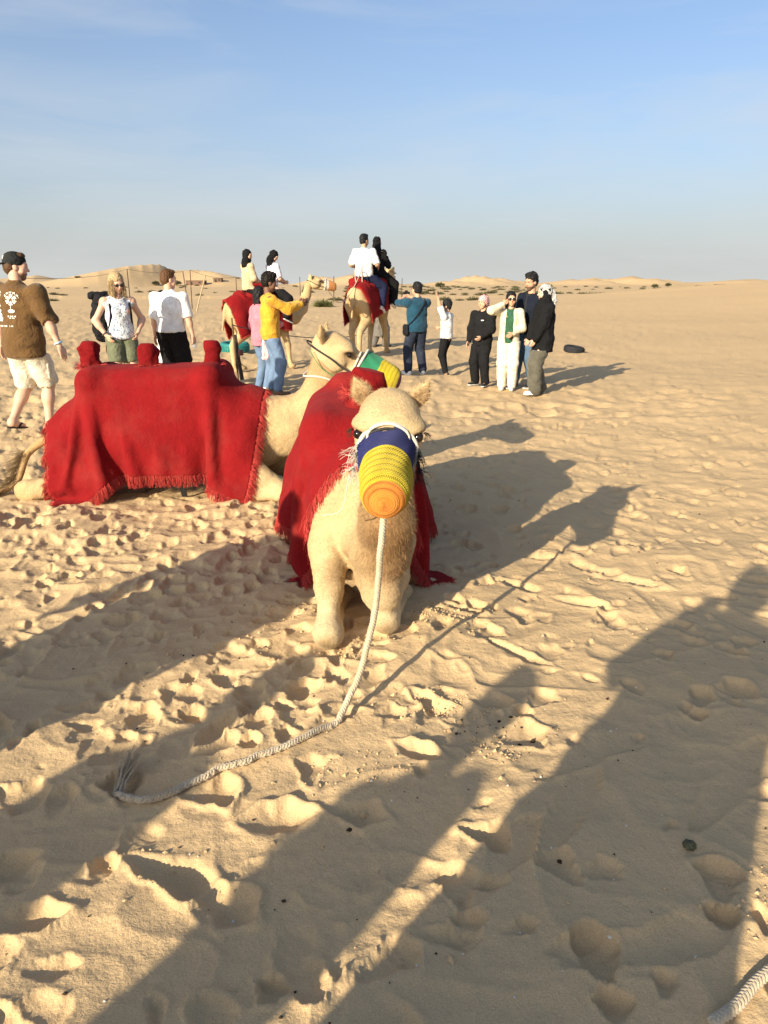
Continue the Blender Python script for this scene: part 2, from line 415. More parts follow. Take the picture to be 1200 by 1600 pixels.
# ------------------------------------------------------------------ implicit surfaces: smooth unions of tapered limbs, meshed by surface nets
def rc(a, b, ra, rb=None, sq=None, op='+', k=None):
    return ('rc', np.asarray(a, float), np.asarray(b, float), float(ra), float(ra if rb is None else rb), sq, op, k)
def el(c, r, R=None, op='+', k=None):
    return ('el', np.asarray(c, float), np.asarray(r, float), None if R is None else np.asarray(R, float), None, None, op, k)
def chain(pts, rad, sq=None, k=None):
    return [rc(pts[i], pts[i + 1], rad[i], rad[i + 1], sq, '+', k) for i in range(len(pts) - 1)]
def bounds(prims, pad):
    lo, hi = [], []
    for p in prims:
        if p[6] != '+': continue
        if p[0] == 'rc':
            m = max(p[3], p[4]); lo.append(np.minimum(p[1], p[2]) - m); hi.append(np.maximum(p[1], p[2]) + m)
        else:
            m = p[2].max() if p[3] is not None else p[2]; lo.append(p[1] - m); hi.append(p[1] + m)
    return np.min(lo, 0) - pad, np.max(hi, 0) + pad
def eval_sdf(prims, lo, hi, vox, k=.03, clips=(), disp=None, seed=0):
    ax = [np.arange(lo[d], hi[d] + vox, vox, dtype=np.float32) for d in range(3)]
    D = np.full([len(a) for a in ax], .3, np.float32)
    for p in prims:
        kk = p[7] or k
        pl, ph = bounds([p[:6] + ('+', None)], kk + 2.5 * vox)
        sl = tuple(slice(max(0, int((pl[d] - lo[d]) / vox)), max(0, min(len(ax[d]), int((ph[d] - lo[d]) / vox) + 2))) for d in range(3))
        if any(s.stop <= s.start for s in sl): continue
        X = ax[0][sl[0]][:, None, None]; Y = ax[1][sl[1]][None, :, None]; Z = ax[2][sl[2]][None, None, :]
        if p[0] == 'rc':
            a, b = p[1], p[2]; ab = b - a; l2 = max(float(ab @ ab), 1e-9)
            px, py, pz = X - a[0], Y - a[1], Z - a[2]
            t = np.clip((px * ab[0] + py * ab[1] + pz * ab[2]) / l2, 0, 1)
            vx, vy, vz = px - t * ab[0], py - t * ab[1], pz - t * ab[2]
            if p[5] is not None:
                u, s = p[5]; pr = (vx * u[0] + vy * u[1] + vz * u[2]) * (1 / s - 1)
                vx, vy, vz = vx + u[0] * pr, vy + u[1] * pr, vz + u[2] * pr
            d = np.sqrt(vx * vx + vy * vy + vz * vz) - (p[3] + (p[4] - p[3]) * t)
        else:
            c, r, R = p[1], p[2], p[3]
            q = [X - c[0], Y - c[1], Z - c[2]]
            if R is not None: q = [q[0] * R[0, i] + q[1] * R[1, i] + q[2] * R[2, i] for i in range(3)]
            k0 = np.sqrt((q[0] / r[0]) ** 2 + (q[1] / r[1]) ** 2 + (q[2] / r[2]) ** 2)
            k1 = np.sqrt((q[0] / r[0] ** 2) ** 2 + (q[1] / r[1] ** 2) ** 2 + (q[2] / r[2] ** 2) ** 2) + 1e-6
            d = k0 * (k0 - 1) / k1
        S = D[sl]
        if p[6] == '+':
            h = np.clip(.5 + .5 * (d - S) / kk, 0, 1); D[sl] = d + (S - d) * h - kk * h * (1 - h)
        else:
            h = np.clip(.5 + .5 * (d + S) / kk, 0, 1); D[sl] = -(d + (-S - d) * h - kk * h * (1 - h))
    if disp:
        X = ax[0][:, None, None]; Y = ax[1][None, :, None]; Z = ax[2][None, None, :]
        rs = np.random.default_rng(seed)
        for (amp, wl, vst) in disp:
            for q in range(4):
                kx, ky = rs.normal(size=2); kz = rs.normal() * vst
                n = sqrt(kx * kx + ky * ky + kz * kz) + 1e-6; s = 2 * pi / wl / n
                ph = rs.uniform(0, 6.28)
                D += (amp * .5 * np.sin((kx * X + ky * Y + kz * Z) * s + ph + 1.1 * np.sin((kz * X + kx * Y) * s * .6 + 2 * ph) + 1.2 * np.sin(ky * Z * s * .8 + ph))).astype(np.float32)
    X = ax[0][:, None, None]; Y = ax[1][None, :, None]; Z = ax[2][None, None, :]
    for (pt, n) in clips:
        D = np.maximum(D, (X - pt[0]) * n[0] + (Y - pt[1]) * n[1] + (Z - pt[2]) * n[2])
    return D
def nets(D, lo, vox):
    S = D < 0
    n = np.array(D.shape)
    cnt = np.zeros(n - 1, np.int8)
    offs = [(a, b, c) for a in (0, 1) for b in (0, 1) for c in (0, 1)]
    for o in offs: cnt += S[o[0]:n[0] - 1 + o[0], o[1]:n[1] - 1 + o[1], o[2]:n[2] - 1 + o[2]]
    I = np.argwhere((cnt > 0) & (cnt < 8))
    val = np.stack([D[I[:, 0] + o[0], I[:, 1] + o[1], I[:, 2] + o[2]] for o in offs], 1)
    acc = np.zeros((len(I), 3)); w = np.zeros(len(I))
    for a in range(8):
        for bt in (4, 2, 1):
            if a & bt: continue
            b2 = a | bt; va, vb = val[:, a], val[:, b2]
            m = (va < 0) != (vb < 0)
            t = np.where(m, va / np.where(m, va - vb, 1), 0)
            pa = np.array(offs[a], float); pb = np.array(offs[b2], float)
            acc += m[:, None] * (pa + t[:, None] * (pb - pa)); w += m
    P = (I + acc / w[:, None]) * vox + lo
    idx = np.full(n - 1, -1, np.int32); idx[tuple(I.T)] = np.arange(len(I))
    F = []
    for d in range(3):
        e = [slice(None)] * 3; e2 = [slice(None)] * 3
        e[d] = slice(0, n[d] - 1); e2[d] = slice(1, n[d])
        ch = S[tuple(e)] != S[tuple(e2)]
        o1, o2 = (d + 1) % 3, (d + 2) % 3
        Q = np.argwhere(ch); Q = Q[(Q[:, o1] > 0) & (Q[:, o2] > 0) & (Q[:, o1] < n[o1] - 1) & (Q[:, o2] < n[o2] - 1)]
        if not len(Q): continue
        ins = S[tuple(Q.T)]
        def cell(a, b):
            R = Q.copy(); R[:, o1] -= a; R[:, o2] -= b; return idx[tuple(R.T)]
        q = np.stack([cell(1, 1), cell(0, 1), cell(0, 0), cell(1, 0)], 1)
        q[~ins] = q[~ins][:, ::-1]; F.append(q)
    F = np.concatenate(F); F = F[(F >= 0).all(1)]
    return P, F
def blob(prims, vox, k=.03, clips=(), disp=None, seed=0, lo=None, hi=None):
    l, h = bounds(prims, 2.5 * vox + .01)
    if lo is not None: l = np.maximum(l, lo)
    if hi is not None: h = np.minimum(h, hi)
    for (pt, n) in clips:                       # axis-aligned clips shrink the grid
        for d in range(3):
            if n[d] > .999: h[d] = min(h[d], pt[d] + 2 * vox)
            if n[d] < -.999: l[d] = max(l[d], pt[d] - 2 * vox)
    return nets(eval_sdf(prims, l, h, vox, k, clips, disp, seed), l, vox)
def weld(parts):
    v = []; f = []; n = 0
    for a, b in parts: v.append(a); f.append(b + n); n += len(a)
    return np.concatenate(v), np.concatenate(f)
class Field:
    """a signed distance grid that cloth can collide with"""
    def __init__(s, prims, vox=.025, k=.06, pad=.25):
        s.lo, s.hi = bounds(prims, pad); s.vox = vox
        s.D = eval_sdf(prims, s.lo, s.hi, vox, k); s.G = np.stack(np.gradient(s.D, vox), -1)
    def __call__(s, P):
        q = (P - s.lo) / s.vox
        ok = (q > 0).all(-1) & (q < np.array(s.D.shape) - 1.01).all(-1)
        q = np.where(ok[..., None], q, 0); i = q.astype(int); f = q - i
        d = 0
        for a in (0, 1):
            for b in (0, 1):
                for c in (0, 1):
                    d = d + s.D[i[..., 0] + a, i[..., 1] + b, i[..., 2] + c] * (f[..., 0] if a else 1 - f[..., 0]) * (f[..., 1] if b else 1 - f[..., 1]) * (f[..., 2] if c else 1 - f[..., 2])
        g = s.G[i[..., 0], i[..., 1], i[..., 2]]
        g = g / (np.linalg.norm(g, axis=-1, keepdims=True) + 1e-6)
        return np.where(ok, d, 1.0), g

def drape(P, field, su, sv, steps=200, iters=9, thick=.018, ground=None, pin=None, seed=1, wind=None, bend=.25, fric=.7):
    """position-based cloth on a grid P (nu,nv,3) with spacings su, sv"""
    P = P.copy(); Q = P.copy(); dt = 1 / 70.; g = np.array([0, 0, -9.8]) * dt * dt
    rs = np.random.default_rng(seed); P += rs.normal(size=P.shape) * .004
    P0 = P.copy()
    def con(a, b, L, st=1.0):
        d = P[b] - P[a]; l = np.sqrt((d * d).sum(-1, keepdims=True)) + 1e-9
        c = d * ((l - L) / l * .5 * st); P[a] += c; P[b] -= c
    S = slice
    nu, nv = P.shape[:2]; dg = hypot(su, sv)
    for st in range(steps):
        vel = (P - Q) * (.985 if st < steps * .75 else .93); Q = P.copy(); P += vel + g
        if wind is not None: P += wind * dt * dt
        for it in range(iters):
            for o in (0, 1):
                e = (nu - o) // 2; con((S(o, o + 2 * e, 2),), (S(o + 1, o + 2 * e, 2),), su)if o + 2 * e <= nu else None
                e = (nv - o) // 2; con((S(None), S(o, o + 2 * e, 2)), (S(None), S(o + 1, o + 2 * e, 2)), sv)
            if it % 3 == 0:
                for o in (0, 1):
                    e = (nu - o) // 2
                    con((S(o, o + 2 * e, 2), S(0, nv - 1)), (S(o + 1, o + 2 * e, 2), S(1, nv)), dg, .25)
                    con((S(o, o + 2 * e, 2), S(1, nv)), (S(o + 1, o + 2 * e, 2), S(0, nv - 1)), dg, .25)
                for o in (0, 1):
                    m = (nu - 2 - o) // 4 * 4
                    for o2 in range(4):
                        e = (nu - 2 - o2 + 3) // 4
                        if e > 0: con((S(o2, nu - 2, 4),), (S(o2 + 2, nu, 4),), 2 * su, bend)
                        if (nv - 2 - o2) > 0: con((S(None), S(o2, nv - 2, 4)), (S(None), S(o2 + 2, nv, 4)), 2 * sv, bend)
                    break
            if pin is not None: P[pin] = P0[pin]
            if it % 3 == 2 or it == iters - 1:
                d, n = field(P)
                m = d < thick
                P += np.where(m[..., None], n * (thick - d)[..., None], 0)
                if it == iters - 1:
                    P -= np.where(m[..., None], (P - Q) * fric, 0)
                if ground is not None:
                    gl = P[..., 2] < ground + .008
                    P[..., 2] = np.where(gl, ground + .008, P[..., 2])
                    P[..., :2] -= np.where(gl[..., None], (P - Q)[..., :2] * .8, 0)
    return P
def upsample(P, m):
    def up(A):
        n = len(A); Q = np.concatenate([2 * A[:1] - A[1:2], A, 2 * A[-1:] - A[-2:-1]])
        t = np.linspace(0, n - 1 - 1e-9, (n - 1) * m + 1); i = t.astype(int); f = (t - i).reshape(-1, *([1] * (A.ndim - 1)))
        a, b, c, d = Q[i], Q[i + 1], Q[i + 2], Q[i + 3]
        return .5 * (2 * b + (c - a) * f + (2 * a - 5 * b + 4 * c - d) * f ** 2 + (3 * b - a - 3 * c + d) * f ** 3)
    return up(up(P).swapaxes(0, 1)).swapaxes(0, 1)
def grid_mesh(name, P):
    nu, nv = P.shape[:2]; i = np.arange(nu - 1)[:, None] * nv; j = np.arange(nv - 1)[None]
    f = np.stack([i + j, i + nv + j, i + nv + j + 1, i + j + 1], -1).reshape(-1, 4)
    me = mesh_np(name, P.reshape(-1, 3), f)
    uv = me.uv_layers.new(name='UVMap')
    U = np.stack(np.meshgrid(np.linspace(0, 1, nu), np.linspace(0, 1, nv), indexing='ij'), -1).reshape(-1, 2)
    uv.data.foreach_set('uv', U[f.ravel()].astype(np.float32).ravel())
    return me
def strands(name, roots, dirs, length, rad, seg=4, jit=.25, droop=.5, seed=3, wav=.15, floor=None):
    """thin tapering yarn strands, each a crossed pair of ribbons; one mesh"""
    rs = np.random.default_rng(seed); n = len(roots)
    d = dirs + rs.normal(size=(n, 3)) * jit; d /= np.linalg.norm(d, axis=1, keepdims=True) + 1e-9
    L = length * rs.uniform(.65, 1.15, n)
    pts = [roots]; cur = d.copy()
    for s in range(seg):
        cur = cur + np.array([0, 0, -droop / seg]) + rs.normal(size=(n, 3)) * wav; cur /= np.linalg.norm(cur, axis=1, keepdims=True) + 1e-9
        q = pts[-1] + cur * (L / seg)[:, None]
        if floor is not None: q[:, 2] = np.maximum(q[:, 2], floor + .006)
        pts.append(q)
    pts = np.stack(pts, 1)
    side = np.cross(d, rs.normal(size=(n, 3))); side /= np.linalg.norm(side, axis=1, keepdims=True) + 1e-9
    s2 = np.cross(d, side)
    r = rad * (1 - .55 * np.linspace(0, 1, seg + 1))[None, :, None]
    vs, fs = [], []; base = 0; i = np.arange(n)[:, None] * (seg + 1) * 2; j = np.arange(seg)[None] * 2
    for sd in (side, s2):
        v = np.stack([pts - sd[:, None] * r, pts + sd[:, None] * r], 2).reshape(-1, 3)
        f = np.stack([i + j, i + j + 1, i + j + 3, i + j + 2], -1).reshape(-1, 4)
        vs.append(v); fs.append(f + base); base += len(v)
    return mesh_np(name, np.concatenate(vs), np.concatenate(fs))
def fur(name, v, f, count, length, rad, flow, seed=0, keep=None, lift=.45, colfn=None, jit=.35):
    """short hairs, one thin triangle pair each, combed along flow(p)"""
    rs = np.random.default_rng(seed)
    A, B, Cc, Dd = v[f[:, 0]], v[f[:, 1]], v[f[:, 2]], v[f[:, 3]]
    nn = np.cross(Cc - A, Dd - B); ar = np.linalg.norm(nn, axis=1) + 1e-12; nn = nn / ar[:, None]
    pick = rs.choice(len(f), count, p=ar / ar.sum())
    a, b = rs.uniform(size=(2, count, 1))
    p = (A[pick] * (1 - a) + B[pick] * a) * (1 - b) + (Dd[pick] * (1 - a) + Cc[pick] * a) * b
    n = nn[pick]
    if keep is not None:
        m = keep(p); p, n = p[m], n[m]; count = len(p)
    fl = flow(p); fl = fl - n * (fl * n).sum(1, keepdims=True); fl /= np.linalg.norm(fl, axis=1, keepdims=True) + 1e-6
    d = n * lift + fl * (1 - lift) + rs.normal(size=(count, 3)) * jit * .6; d /= np.linalg.norm(d, axis=1, keepdims=True)
    L = (length(p) if callable(length) else length) * rs.uniform(.5, 1.2, count)
    sd = np.cross(d, rs.normal(size=(count, 3))); sd /= np.linalg.norm(sd, axis=1, keepdims=True) + 1e-9
    tip = p + d * L[:, None] + np.array([0, 0, -.12]) * L[:, None]
    V3 = np.stack([p - sd * rad - n * .002, p + sd * rad - n * .002, tip], 1).reshape(-1, 3)
    cols = None
    if colfn is not None: cols = np.repeat(colfn(p) * rs.uniform(.85, 1.18, (count, 1)), 3, 0)
    return mesh_np(name, V3, np.arange(count * 3).reshape(-1, 3), True, cols)

# coat, wool and leather
def attr_mat(name, rough=.85, sheen=0., bmp=.3, scale=120, var=.16, dist=.006, spec=.15):
    m, nt, b = new_mat(name); c = objc(nt)
    at = nt.nodes.new('ShaderNodeAttribute'); at.attribute_name = 'Col'
    n1 = noise(nt, c, scale, 4, .65); n2 = noise(nt, c, 7, 5, .6)
    v = mix(nt, 1.0, at.outputs['Color'], ramp(nt, n1, [(.3, (1 - var,) * 3), (.7, (1 + var,) * 3)]), 'MULTIPLY')
    v = mix(nt, 1.0, v, ramp(nt, n2, [(.3, (1 - var * .7,) * 3), (.7, (1 + var * .7,) * 3)]), 'MULTIPLY')
    nt.links.new(v, b.inputs['Base Color'])
    b.inputs['Roughness'].default_value = rough; b.inputs['Sheen Weight'].default_value = sheen
    b.inputs['Specular IOR Level'].default_value = spec
    if bmp: bump(nt, b, n1, bmp, dist)
    return m
COAT = attr_mat('camel_coat', .9, .04, .5, 90, .22, .012)
HAIRM = attr_mat('camel_hair', .85, 0., 0, 60, .12)
SKIN = attr_mat('skin', .55, 0, .12, 60, .06, .002, .35)
# ------------------------------------------------------------------ camels
C_PALE = np.array([.45, .325, .17]); C_TAN = np.array([.35, .225, .105]); C_DARK = np.array([.10, .055, .03]); C_WHITE = np.array([.53, .41, .24]); C_WOOL = np.array([.20, .115, .05])
def head_frame(pos, yaw, pitch, roll=0):
    """columns: right, muzzle direction, up"""
    return rotz(yaw) @ rotx(pitch) @ roty(roll)
def camel_head(pos, R, s, vox, wide=1.):
    """skull, jaw, brows, lips; returns verts, faces, colour"""
    p = []
    p += [el((0, .02, .005), (.096, .150, .105)), el((0, -.015, .060), (.080, .105, .072)), el((-.035, .06, .075), (.035, .075, .03)), el((.035, .06, .075), (.035, .075, .03)), rc((0, .10, .025), (0, .34, -.050), .062, .042, (V(1, 0, 0), .88)),
          rc((0, .00, -.085), (0, .33, -.10), .066, .040, (V(1, 0, 0), .85)), el((0, .37, -.050), (.046, .046, .042)), el((0, .37, -.092), (.038, .045, .028)),
          el((0, .40, -.07), (.04, .03, .03))]
    for s_ in (-1, 1):
        p += [el((s_ * .072, .106, .048), (.036, .054, .026), None, '+', .038), el((s_ * .062, .03, -.05), (.036, .09, .07)),
              el((s_ * .030, .405, -.024), (.016, .02, .016)), el((s_ * .098, .150, .020), (.030, .040, .022), None, '-', .012)]
    v, f = blob(p, vox / s, .035)
    x, y, z = v.T
    c = np.tile(C_PALE, (len(v), 1))
    def blend(w, col): 
        nonlocal c
        w = np.clip(w, 0, 1)[:, None]; c = c * (1 - w) + col * w
    blend(sstep(.06, -.05, z) * .35, C_WHITE)
    blend(np.exp(-((np.abs(x) - .098) ** 2 / .0012 + (y - .150) ** 2 / .0020 + (z - .024) ** 2 / .0006)) * 1.3, C_DARK)
    blend(np.exp(-((np.abs(x) - .09) ** 2 / .002 + (y - .17) ** 2 / .003 + (z - .0) ** 2 / .0012)) * .75, C_DARK * 2.6)
    blend(.45 * sstep(.02, .12, x) * sstep(.02, .09, z) * sstep(.15, -.02, y), C_DARK * 2.5)
    blend(.8 * np.exp(-((np.abs(x) - .034) ** 2 / .0002 + (y - .43) ** 2 / .001 + (z + .012) ** 2 / .00016)), C_DARK)
    blend(.7 * np.exp(-((z + .083) ** 2 / .00006)) * sstep(.33, .37, y), C_DARK * 1.5)
    return v * (V(wide, 1, 1) * s) @ R.T + pos, f, c
def camel_ear(pos, R, s, side, vox, up=.6, fwd=-.25):
    d = unit((side * .55, fwd, up)); b = V(side * .080, -.055, .055)
    t = b + d * .115; m = b + d * .06
    face = unit((side * .25, 1, .15)); u = unit(np.cross(d, face)); nf = unit(np.cross(u, d))
    p = [rc(b, m, .023, .032, (nf, .6)), rc(m, t, .032, .008, (nf, .6)), rc(b + d * .03 + nf * .03, b + d * .10 + nf * .028, .020, .012, None, '-', .012)]
    v, f = blob(p, vox / s, .02)
    h = np.clip((v - b) @ d / .135, 0, 1); ins = (v - b) @ nf
    c = np.tile(C_PALE, (len(v), 1)); w = np.clip(ins * 60 - .1, 0, 1)[:, None]; c = c * (1 - w * .75) + C_DARK * 2.2 * w * .75
    return v * s @ R.T + pos, f, c

def camel(label, loc, rz, pose, vox=.018, hvox=.009, fur_n=0, scale=1., seed=1):
    """pose: dict of prims (local frame, head towards +Y), neck path, head placement; returns root, field prims, data"""
    root = thing('camel', label, 'camel', loc, rz, 'camels of the ride', scale)
    prims = pose['body']
    v, f = blob(prims, vox, pose.get('k', .07), (), [(.0035, .15, 1.), (.0022, .05, 1.)] if fur_n else None, seed)
    R = head_frame(None, *pose['head_rot']); hp = np.asarray(pose['head'], float); hs = pose.get('hs', 1.12)
    hv, hf, hc = camel_head(hp, R, hs, hvox, pose.get('wide', 1.))
    # body colour: pale coat, woolly tan neck front and hump, whiter legs, dark callus pads, painted crease shade
    x, y, z = v.T
    c = np.tile(C_PALE, (len(v), 1))
    nz = vnoise(v[:, 0] * 5 + v[:, 2] * 3, v[:, 1] * 5 + v[:, 2] * 2, seed)
    w = np.clip(.3 + .6 * nz + .25 * vnoise(v[:, 0] * 17 + v[:, 2] * 9, v[:, 1] * 15 - v[:, 2] * 11, seed + 3), 0, 1)[:, None]; c = c * (1 - w) + C_TAN * w
    for (cx, cy, cz, r, col, a) in pose.get('paint', ()):
        d2 = ((v - V(cx, cy, cz)) ** 2).sum(1); w = (np.clip(a * np.exp(-d2 / r ** 2), 0, 1))[:, None]; c = c * (1 - w) + np.asarray(col) * w
    V_, F_ = weld([(v, f), (hv, hf)]); C_ = np.r_[c, hc]
    obj('body', mesh_np('camel_body', V_, F_, True, C_), COAT, root)
    for sd in (-1, 1):
        ev, ef, ec = camel_ear(hp, R, hs, sd, hvox * .7, *pose.get('ear', (.6, -.25))[0:2])
        eo = obj('ear', mesh_np('camel_ear', ev, ef, True, ec), COAT, root)
        if fur_n:
            fm = fur('ear_hair', ev, ef, 1500, .022, .0007, lambda p: np.tile(R @ V(sd * .5, -.3, .9), (len(p), 1)), seed + sd, None, .5, lambda p: np.tile(C_PALE * 1.02, (len(p), 1)))
            tag(obj('ear_hair', fm, HAIRM, eo), kind='stuff')
        # glossy eye with a heavy lid
        e = MB(); a = np.linspace(0, pi, 9)
        e.lathe(np.c_[.021 * np.sin(a) + 1e-4, .021 * np.cos(a)], 12)
        em = e.mesh('eye'); eo = obj('eye', em, EYE, root)
        eo.location = hp + R @ (V(sd * .086 * pose.get('wide', 1.), .140, .024) * hs); eo.scale = (hs * .9, hs * .9, hs * .9)
        lash_r = []; lash_d = []
        for q in np.linspace(-1, 1, 26):
            lash_r.append(hp + R @ (V(sd * (.106 - .006 * q * q) * pose.get('wide', 1.), .146 + q * .026, .045 - .014 * q * q) * hs)); lash_d.append(R @ V(sd * 1, .25 * q, -.55))
        tag(obj('eyelash', strands('eyelash', np.array(lash_r), np.array(lash_d), .03, .0012, 2, .15, .3, seed), LASH, root), kind='stuff')
    data = dict(wide=1 + (pose.get('wide', 1.) - 1) * .45, v=V_, f=F_, c=C_, R=R, hp=hp, hs=hs, prims=prims)
    if fur_n:
        fl = pose.get('flow', lambda p: np.tile(V(0, -.6, -.8), (len(p), 1)))
        wool = pose.get('wool', ())
        def length(p):
            L = np.full(len(p), .0055)
            for (cx, cy, cz, r, l) in wool: L = L + l * np.exp(-((p - V(cx, cy, cz)) ** 2).sum(1) / r ** 2)
            return L
        # colour of the nearest coat vertex, looked up on a coarse hash
        key = {}
        def colfn(p):
            q = np.round(V_ / .04).astype(int); h = q[:, 0] * 73856093 ^ q[:, 1] * 19349663 ^ q[:, 2] * 83492791
            o = np.argsort(h); hsrt = h[o]
            qp = np.round(p / .04).astype(int); hp_ = qp[:, 0] * 73856093 ^ qp[:, 1] * 19349663 ^ qp[:, 2] * 83492791
            k_ = np.clip(np.searchsorted(hsrt, hp_), 0, len(o) - 1); return C_[o[k_]] * 1.05
        keep = pose.get('keep')
        fm = fur('coat_hair', V_, F_, fur_n, length, .0008, fl, seed, keep, .35, colfn)
        tag(obj('coat_hair', fm, HAIRM, root), kind='stuff')
    return root, data
EYE = plain('eye_gloss', (.012, .007, .005), .08, 0, .6, .1, 20, 0)
LASH = plain('lash', (.05, .03, .02), .8, 0, .1, .1, 20, 0)
RED = None
def red_cloth():
    m, nt, b = new_mat('red_wool_cloth'); c = objc(nt)
    uvn = nt.nodes.new('ShaderNodeTexCoord').outputs['UV']
    wv = N(nt, 'ShaderNodeTexWave', Scale=210, Distortion=.6, Detail=1.0); wv.bands_direction = 'X'
    nt.links.new(uvn, wv.inputs['Vector'])
    wv2 = N(nt, 'ShaderNodeTexWave', Scale=120, Distortion=.6, Detail=1.0); wv2.bands_direction = 'Y'
    nt.links.new(uvn, wv2.inputs['Vector'])
    n1 = noise(nt, c, 5, 5, .6); n2 = noise(nt, c, 380, 2, .7)
    base = ramp(nt, n1, [(.3, (.125, .003, .005)), (.7, (.235, .0075, .0095))])
    base = mix(nt, .42, base, ramp(nt, n2, [(.3, (.06, .001, .002)), (.7, (.38, .022, .023))]))
    base = mix(nt, .22, base, mix(nt, 1., wv.outputs['Fac'], (.30, .012, .014), 'MULTIPLY'))
    dm = noise(nt, c, 3.2, 6, .65); base = mix(nt, ramp(nt, dm, [(.48, (0, 0, 0)), (.8, (.12, .12, .12))]), base, (.30, .13, .09))
    nt.links.new(base, b.inputs['Base Color']); b.inputs['Roughness'].default_value = .92
    b.inputs['Sheen Weight'].default_value = .08; b.inputs['Specular IOR Level'].default_value = .08
    b.inputs['Sheen Tint'].default_value = (1, .2, .2, 1)
    p = bump(nt, b, wv.outputs['Fac'], .25, .003); p = bump(nt, b, wv2.outputs['Fac'], .18, .003, p); p = bump(nt, b, n2, .4, .003, p)
    bump(nt, b, noise(nt, c, 20, 5, .6, .8), .55, .014, p)
    return m
RED = red_cloth()
RED_FR = plain('red_fringe_yarn', (.46, .060, .050), .9, 0, .1, .35, 180, .2)

def blanket(label, parent_mat, P, thick=.006, fringe=.10, n_fr=9, up=3, floor=0., seed=1, edges='ulv', frad=.0022):
    """P: settled cloth grid in world space"""
    root = thing('camel_blanket', label, 'blanket', tuple(P.reshape(-1, 3).mean(0) * V(1, 1, 0)), 0, 'red camel blankets')
    off = np.array(root.location)
    Pw = upsample(P, up) - off
    o = obj('cloth', grid_mesh('blanket_cloth', Pw), RED, root)
    sm = o.modifiers.new('thickness', 'SOLIDIFY'); sm.thickness = thick; sm.offset = 0
    U = upsample(P, up * 2) - off
    # fringe along all four edges: yarn leaves each edge in the plane of the cloth and hangs
    rt, dr = [], []
    for (E, I) in ((U[0], U[3]), (U[-1], U[-4]), (U[:, 0], U[:, 3]), (U[:, -1], U[:, -4])):
        d = E - I; d /= np.linalg.norm(d, axis=1, keepdims=True) + 1e-9
        seg = np.linalg.norm(np.diff(E, axis=0), axis=1); L = np.r_[0, np.cumsum(seg)]
        t = np.linspace(0, L[-1], int(L[-1] * 100 * n_fr)); k = np.clip(np.searchsorted(L, t) - 1, 0, len(seg) - 1); w = ((t - L[k]) / (seg[k] + 1e-9))[:, None]
        rt.append(E[k] * (1 - w) + E[k + 1] * w - d[k] * .012); dr.append(d[k])
    rt = np.concatenate(rt); dr = np.concatenate(dr)
    tag(obj('fringe', strands('fringe', rt, dr, fringe, frad, 4, .20, 1.3, seed, .10, floor), RED_FR, root), kind='stuff')
    return root, o

def xf(prims, org, a):
    """world prims -> local frame of a root at org turned by a"""
    R = rotz(-a); out = []
    for p in prims:
        p = list(p); p[1] = R @ (p[1] - org)
        if p[0] == 'rc':
            p[2] = R @ (p[2] - org)
            if p[5] is not None: p[5] = (R @ np.asarray(p[5][0]), p[5][1])
        else:
            p[3] = R @ (np.eye(3) if p[3] is None else p[3])
        out.append(tuple(p))
    return out
def leg(pts, rad, bulb=None):
    o = chain([V(*p) for p in pts], rad, None, .032)
    if bulb: o.append(el(bulb[0], bulb[1]))
    return o

# --- muzzle covers, halters, ropes
def yarn(col, name='crochet_yarn'):
    m, nt, b = new_mat(name); c = objc(nt)
    n1 = noise(nt, c, 300, 3, .7); n2 = noise(nt, c, 25, 3)
    base = mix(nt, .5, ramp(nt, n2, [(.3, tuple(x * .85 for x in col)), (.7, tuple(min(1, x * 1.12) for x in col))]), ramp(nt, n1, [(.3, tuple(x * .6 for x in col)), (.7, tuple(min(1, x * 1.3) for x in col))]))
    nt.links.new(base, b.inputs['Base Color']); b.inputs['Roughness'].default_value = .9; b.inputs['Sheen Weight'].default_value = .15; b.inputs['Specular IOR Level'].default_value = .1
    bump(nt, b, n1, .5, .003); return m
YEL = yarn((.41, .32, .022)); NAVY = yarn((.016, .020, .085)); ORG = yarn((.50, .19, .03)); GRN = yarn((.03, .20, .10)); WHT = yarn((.54, .50, .42)); MAU = yarn((.22, .07, .10)); ORP = yarn((.56, .24, .08))
def rope_mat():
    m = yarn((.50, .42, .30), 'cotton_rope'); nt = m.node_tree; b = nt.nodes['Principled BSDF']; src = b.inputs['Base Color'].links[0].from_socket; c = objc(nt)
    nt.links.new(mix(nt, ramp(nt, noise(nt, c, 9, 5, .65), [(.4, (0, 0, 0)), (.75, (.7, .7, .7))]), src, (.30, .215, .12)), b.inputs['Base Color']); return m
ROPE = rope_mat(); BLKC = plain('black_strap', (.02, .019, .018), .6, 0, .3, .2, 60, .2); GRNC = yarn((.07, .22, .07), 'green_cord')
